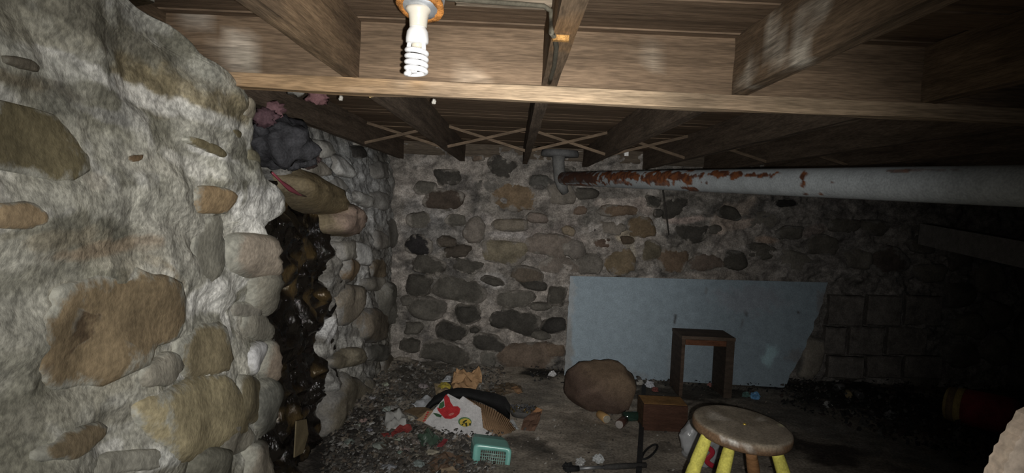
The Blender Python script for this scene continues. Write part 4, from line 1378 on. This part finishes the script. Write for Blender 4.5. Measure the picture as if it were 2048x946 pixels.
sheet('plastic_bag', 'clear grey plastic scrap between corrugated cardboard and broken glass', 'bag', [(1018, 846, 4.70), (1024, 838, 4.74), (1032, 848, 4.70), (1040, 866, 4.62), (1034, 870, 4.60)], (.34, .35, .35), mat=GLOSS, crumple=.01)
sheet('cardboard_scrap', 'flat brown cardboard piece at the bottom left of the turquoise basket', 'cardboard', [fl(850, 930, .01), fl(890, 905, .03), fl(925, 910, .03), fl(930, 945, .01), fl(900, 960, .01), fl(860, 955, .01)], (.17, .115, .08), crumple=.03)
sheet('cardboard_scrap', 'light tan cardboard piece at the bottom edge left of the basket', 'cardboard', [fl(880, 938, .03), fl(905, 934, .04), fl(918, 944, .03), fl(900, 956, .02), fl(884, 952, .02)], (.30, .23, .155), crumple=.015)
for px, py, s, cc, lb in [(1105, 752, 1, (.6, .6, .6), 'small silvery foil ball on the black patch left of the board'), (1298, 775, 1.2, (.6, .62, .66), 'shiny foil scrap by the board behind the metal strip'), (1310, 783, .8, (.22, .08, .07), 'small dull red lump beside the shiny foil under the board'), (1510, 797, 1.1, (.15, .35, .6), 'shiny blue foil scrap right of the wooden stand'),
                          (1492, 794, .9, (.12, .22, .2), 'dark teal plastic bit left of the blue foil scrap'), (1420, 773, .7, (.35, .17, .15), 'small pinkish bit on the floor under the wooden stand'), (1560, 775, .8, (.35, .36, .38), 'grey paper ball below the right corner of the pale board'), (1280, 770, .9, (.42, .40, .36), 'pale plaster lump at the right foot of the boulder'),
                          (1160, 930, .9, (.40, .40, .39), 'pale torn tissue by the brush'), (1197, 925, 1.0, (.5, .52, .52), 'white crumpled tissue above the brush ferrule'), (1136, 942, 1.0, (.02, .02, .02), 'black lump at the tip of the brush'), (1780, 838, 1.3, (.13, .13, .128), 'grey crumpled paper in the dark litter on the right'), (1655, 815, 1.0, (.30, .30, .29), 'pale thin scrap on the dark floor right of the stool'), (1440, 786, .7, (.24, .24, .23), 'small grey scrap behind the stool seat')]:
    c = at_z(px, py); mb = MB(); r_ = .026 * s
    mb.lump((c.x, c.y, r_ * .8), (r_ * 1.2, r_, r_), int(px), .6, 2.5, 3)
    o = mb.build('scrap', GLOSS if cc[2] > .3 else OBJ, None, False, cc); recentre(o, (c.x, c.y, 0)); tag(o, lb, 'scrap')

# ------------------------------------------------------------------ litter nobody could count


def flakes(name, label, cat, region, count, size, cols, seed, lift=.02, hfun=None):
    rg = random.Random(seed)
    mb = MB()
    k = 0
    while k < count:
        px = rg.uniform(region[0], region[2]); py = rg.uniform(region[1], region[3])
        if not region[4](px, py): continue
        c = at_z(px, py)
        if c.y > YB - .05 or c.x < -1.15: continue
        c.z = .06 * sstep(-.55, -1.2, c.x) * sstep(4.0, 5.0, c.y) + rg.uniform(.002, lift)
        s = size * rg.uniform(.4, 1.7) * (1 if rg.random() < .9 else 1.8)
        n_ = Vector((rg.gauss(0, .5), rg.gauss(0, .5) - .3, 1)).normalized()
        u = n_.orthogonal().normalized(); v = n_.cross(u)
        cc = rg.choice(cols); kk = rg.uniform(.7, 1.2); cc = tuple(q * kk for q in cc)
        m_ = 6; b_ = len(mb.v)
        for j in range(m_):
            an = 6.283 * j / m_ + rg.uniform(-.4, .4); rr = s * rg.uniform(.5, 1.1)
            mb.vert(c + u * rr * math.cos(an) + v * rr * .75 * math.sin(an) + n_ * rg.uniform(-.15, .15) * s, cc)
        t1 = mb.vert(c + n_ * s * .25, cc); t2 = mb.vert(c - n_ * s * .3, cc)
        for j in range(m_):
            mb.f.append([b_ + j, b_ + (j + 1) % m_, t1]); mb.f.append([b_ + (j + 1) % m_, b_ + j, t2])
        k += 1
    o = mb.build(name, OBJA, None, False)
    tag(o, label, cat, kind='stuff')
    return o


inl = lambda px, py: (py - 730) > -.9 * (px - 800) * (px < 800) and px < 1000 - (py - 730) * .25 + 40
flakes('plaster_flakes', 'pale plaster flakes strewn over the floor along the left wall', 'plaster', (660, 735, 990, 960, inl), 2600, .0115, [(.22, .215, .20), (.17, .165, .15), (.30, .295, .28), (.13, .12, .105), (.20, .175, .14), (.12, .11, .095)], 4)
flakes('dirt_clods', 'dark soil and coal crumbs over the floor along the left wall', 'dirt', (640, 735, 1010, 960, lambda a, b: inl(a, b)), 3600, .013, [(.07, .064, .056), (.10, .09, .078), (.045, .042, .038), (.13, .105, .082), (.10, .095, .085)], 5, .03)
flakes('floor_grit', 'scattered grit and small crumbs on the bare concrete floor', 'grit', (1000, 745, 1560, 960, lambda a, b: True), 330, .008, [(.30, .28, .25), (.06, .055, .05), (.20, .17, .14)], 6, .006)
flakes('dark_litter', 'dark litter of cans and scraps along the right side of the floor', 'litter', (1560, 755, 2048, 950, lambda a, b: b > 750 + max(0, (a - 1700)) * .08 and b < 812 + (a - 1560) * .32), 1700, .017, [(.03, .03, .03), (.05, .048, .045), (.02, .02, .02), (.08, .078, .073), (.04, .03, .028)], 7, .06)
flakes('black_coal', 'black coal crumbs heaped along the foot of the back wall', 'coal', (1060, 735, 1660, 800, lambda a, b: abs(b - (748 + (a - 1060) * .055)) < 16), 600, .013, [(.02, .02, .02), (.03, .03, .03), (.05, .045, .04), (.12, .11, .10)], 8, .05)

rg = random.Random(31)
k = 0
while k < 30:
    px, py = rg.uniform(690, 960), rg.uniform(745, 944)
    if not inl(px, py) or (835 < px < 1000 and 780 < py < 900) or px > 930 and py > 880: continue
    c = at_z(px, py)
    if c.x < -1.0 or c.y > YB - .2: continue
    r_ = rg.uniform(.014, .036); zz = .06 * sstep(-.55, -1.2, c.x) * sstep(4.0, 5.0, c.y)
    mb = MB(); mb.lump((c.x, c.y, zz + r_ * .5), (r_ * 1.3, r_, r_ * .6), k + 70, .5, 2.0, 2, R=Matrix.Rotation(rg.uniform(0, 3), 3, 'Z'))
    o = mb.build('plaster_chunk', OBJ, None, False, tuple(q * rg.uniform(.8, 1.1) for q in (.30, .29, .265))); recentre(o, (c.x, c.y, zz))
    tag(o, 'pale plaster chunk lying in the litter along the left wall', 'plaster', 'plaster chunks in the litter along the left wall')
    k += 1

for px, py, yw, cc, lb in [(1697, 797, 1.2, (.22, .17, .09), 'tarnished yellow can end-on in the dark litter'), (1722, 800, 1.5, (.10, .10, .10), 'dull grey can end-on just right of the tarnished yellow can'), (1672, 782, .6, (.16, .16, .16), 'small grey can nearest the pale board in the dark litter')]:
    can(px, py, yw, cc, lb, .10, .03, lidc=tuple(k * .9 for k in cc))

# red cylinder on the right
ca, cb = at_y(1905, 790, 5.25), at_y(2030, 835, 4.95)
ca.z = .15; cb.z = .15
rc = thing('gas_cylinder', 'dark red cylinder with yellow bands lying in the shadows at the right', 'cylinder', (ca.x, ca.y, 0))
mb = MB(); dv = (cb - ca)
mb.tube([ca + dv * .22, ca + dv * .95, ca + dv * 1.02, ca + dv * 1.06], [.14, .145, .12, .02], 28); mb.build('tank', OBJ, rc, True, (.26, .035, .045))
mb = MB(); mb.tube([ca + dv * .10, ca + dv * .215], [.138, .142], 28); mb.build('band', OBJ, rc, True, (.42, .32, .12))
mb = MB(); mb.tube([ca + dv * -.02, ca + dv * .095], [.132, .138], 28); mb.build('shoulder', OBJ, rc, True, (.2, .14, .08))
mb = MB(); mb.tube([ca + dv * -.12, ca + dv * -.08, ca + dv * -.025], [.05, .12, .13], 28); mb.build('end_cap', OBJ, rc, True, (.3, .23, .1))

# pale torn sheet close by at the bottom right
pts = [(1980, 962), (1984, 944), (1992, 934), (1993, 920), (2001, 912), (2003, 899), (2012, 892), (2016, 876), (2026, 868), (2030, 855), (2040, 846), (2048, 828), (2075, 815), (2160, 830), (2160, 1250), (2010, 1250)]
mb = MB(); W = [at_y(x, y_ , .62) for x, y_ in pts]
mb.plate(W, .02); n0 = len(W)
low = [at_y(2010, 1250, .62), at_y(2160, 1250, .62)]
mb.box((low[0].x + .0, .61, 0), (low[1].x, .63, low[0].z + .01))
o = mb.build('torn_board', OBJ, None, False, (.80, .66, .52)); recentre(o, (low[0].x, .62, 0)); tag(o, 'pale cream torn board edge close by in the bottom right corner', 'board')
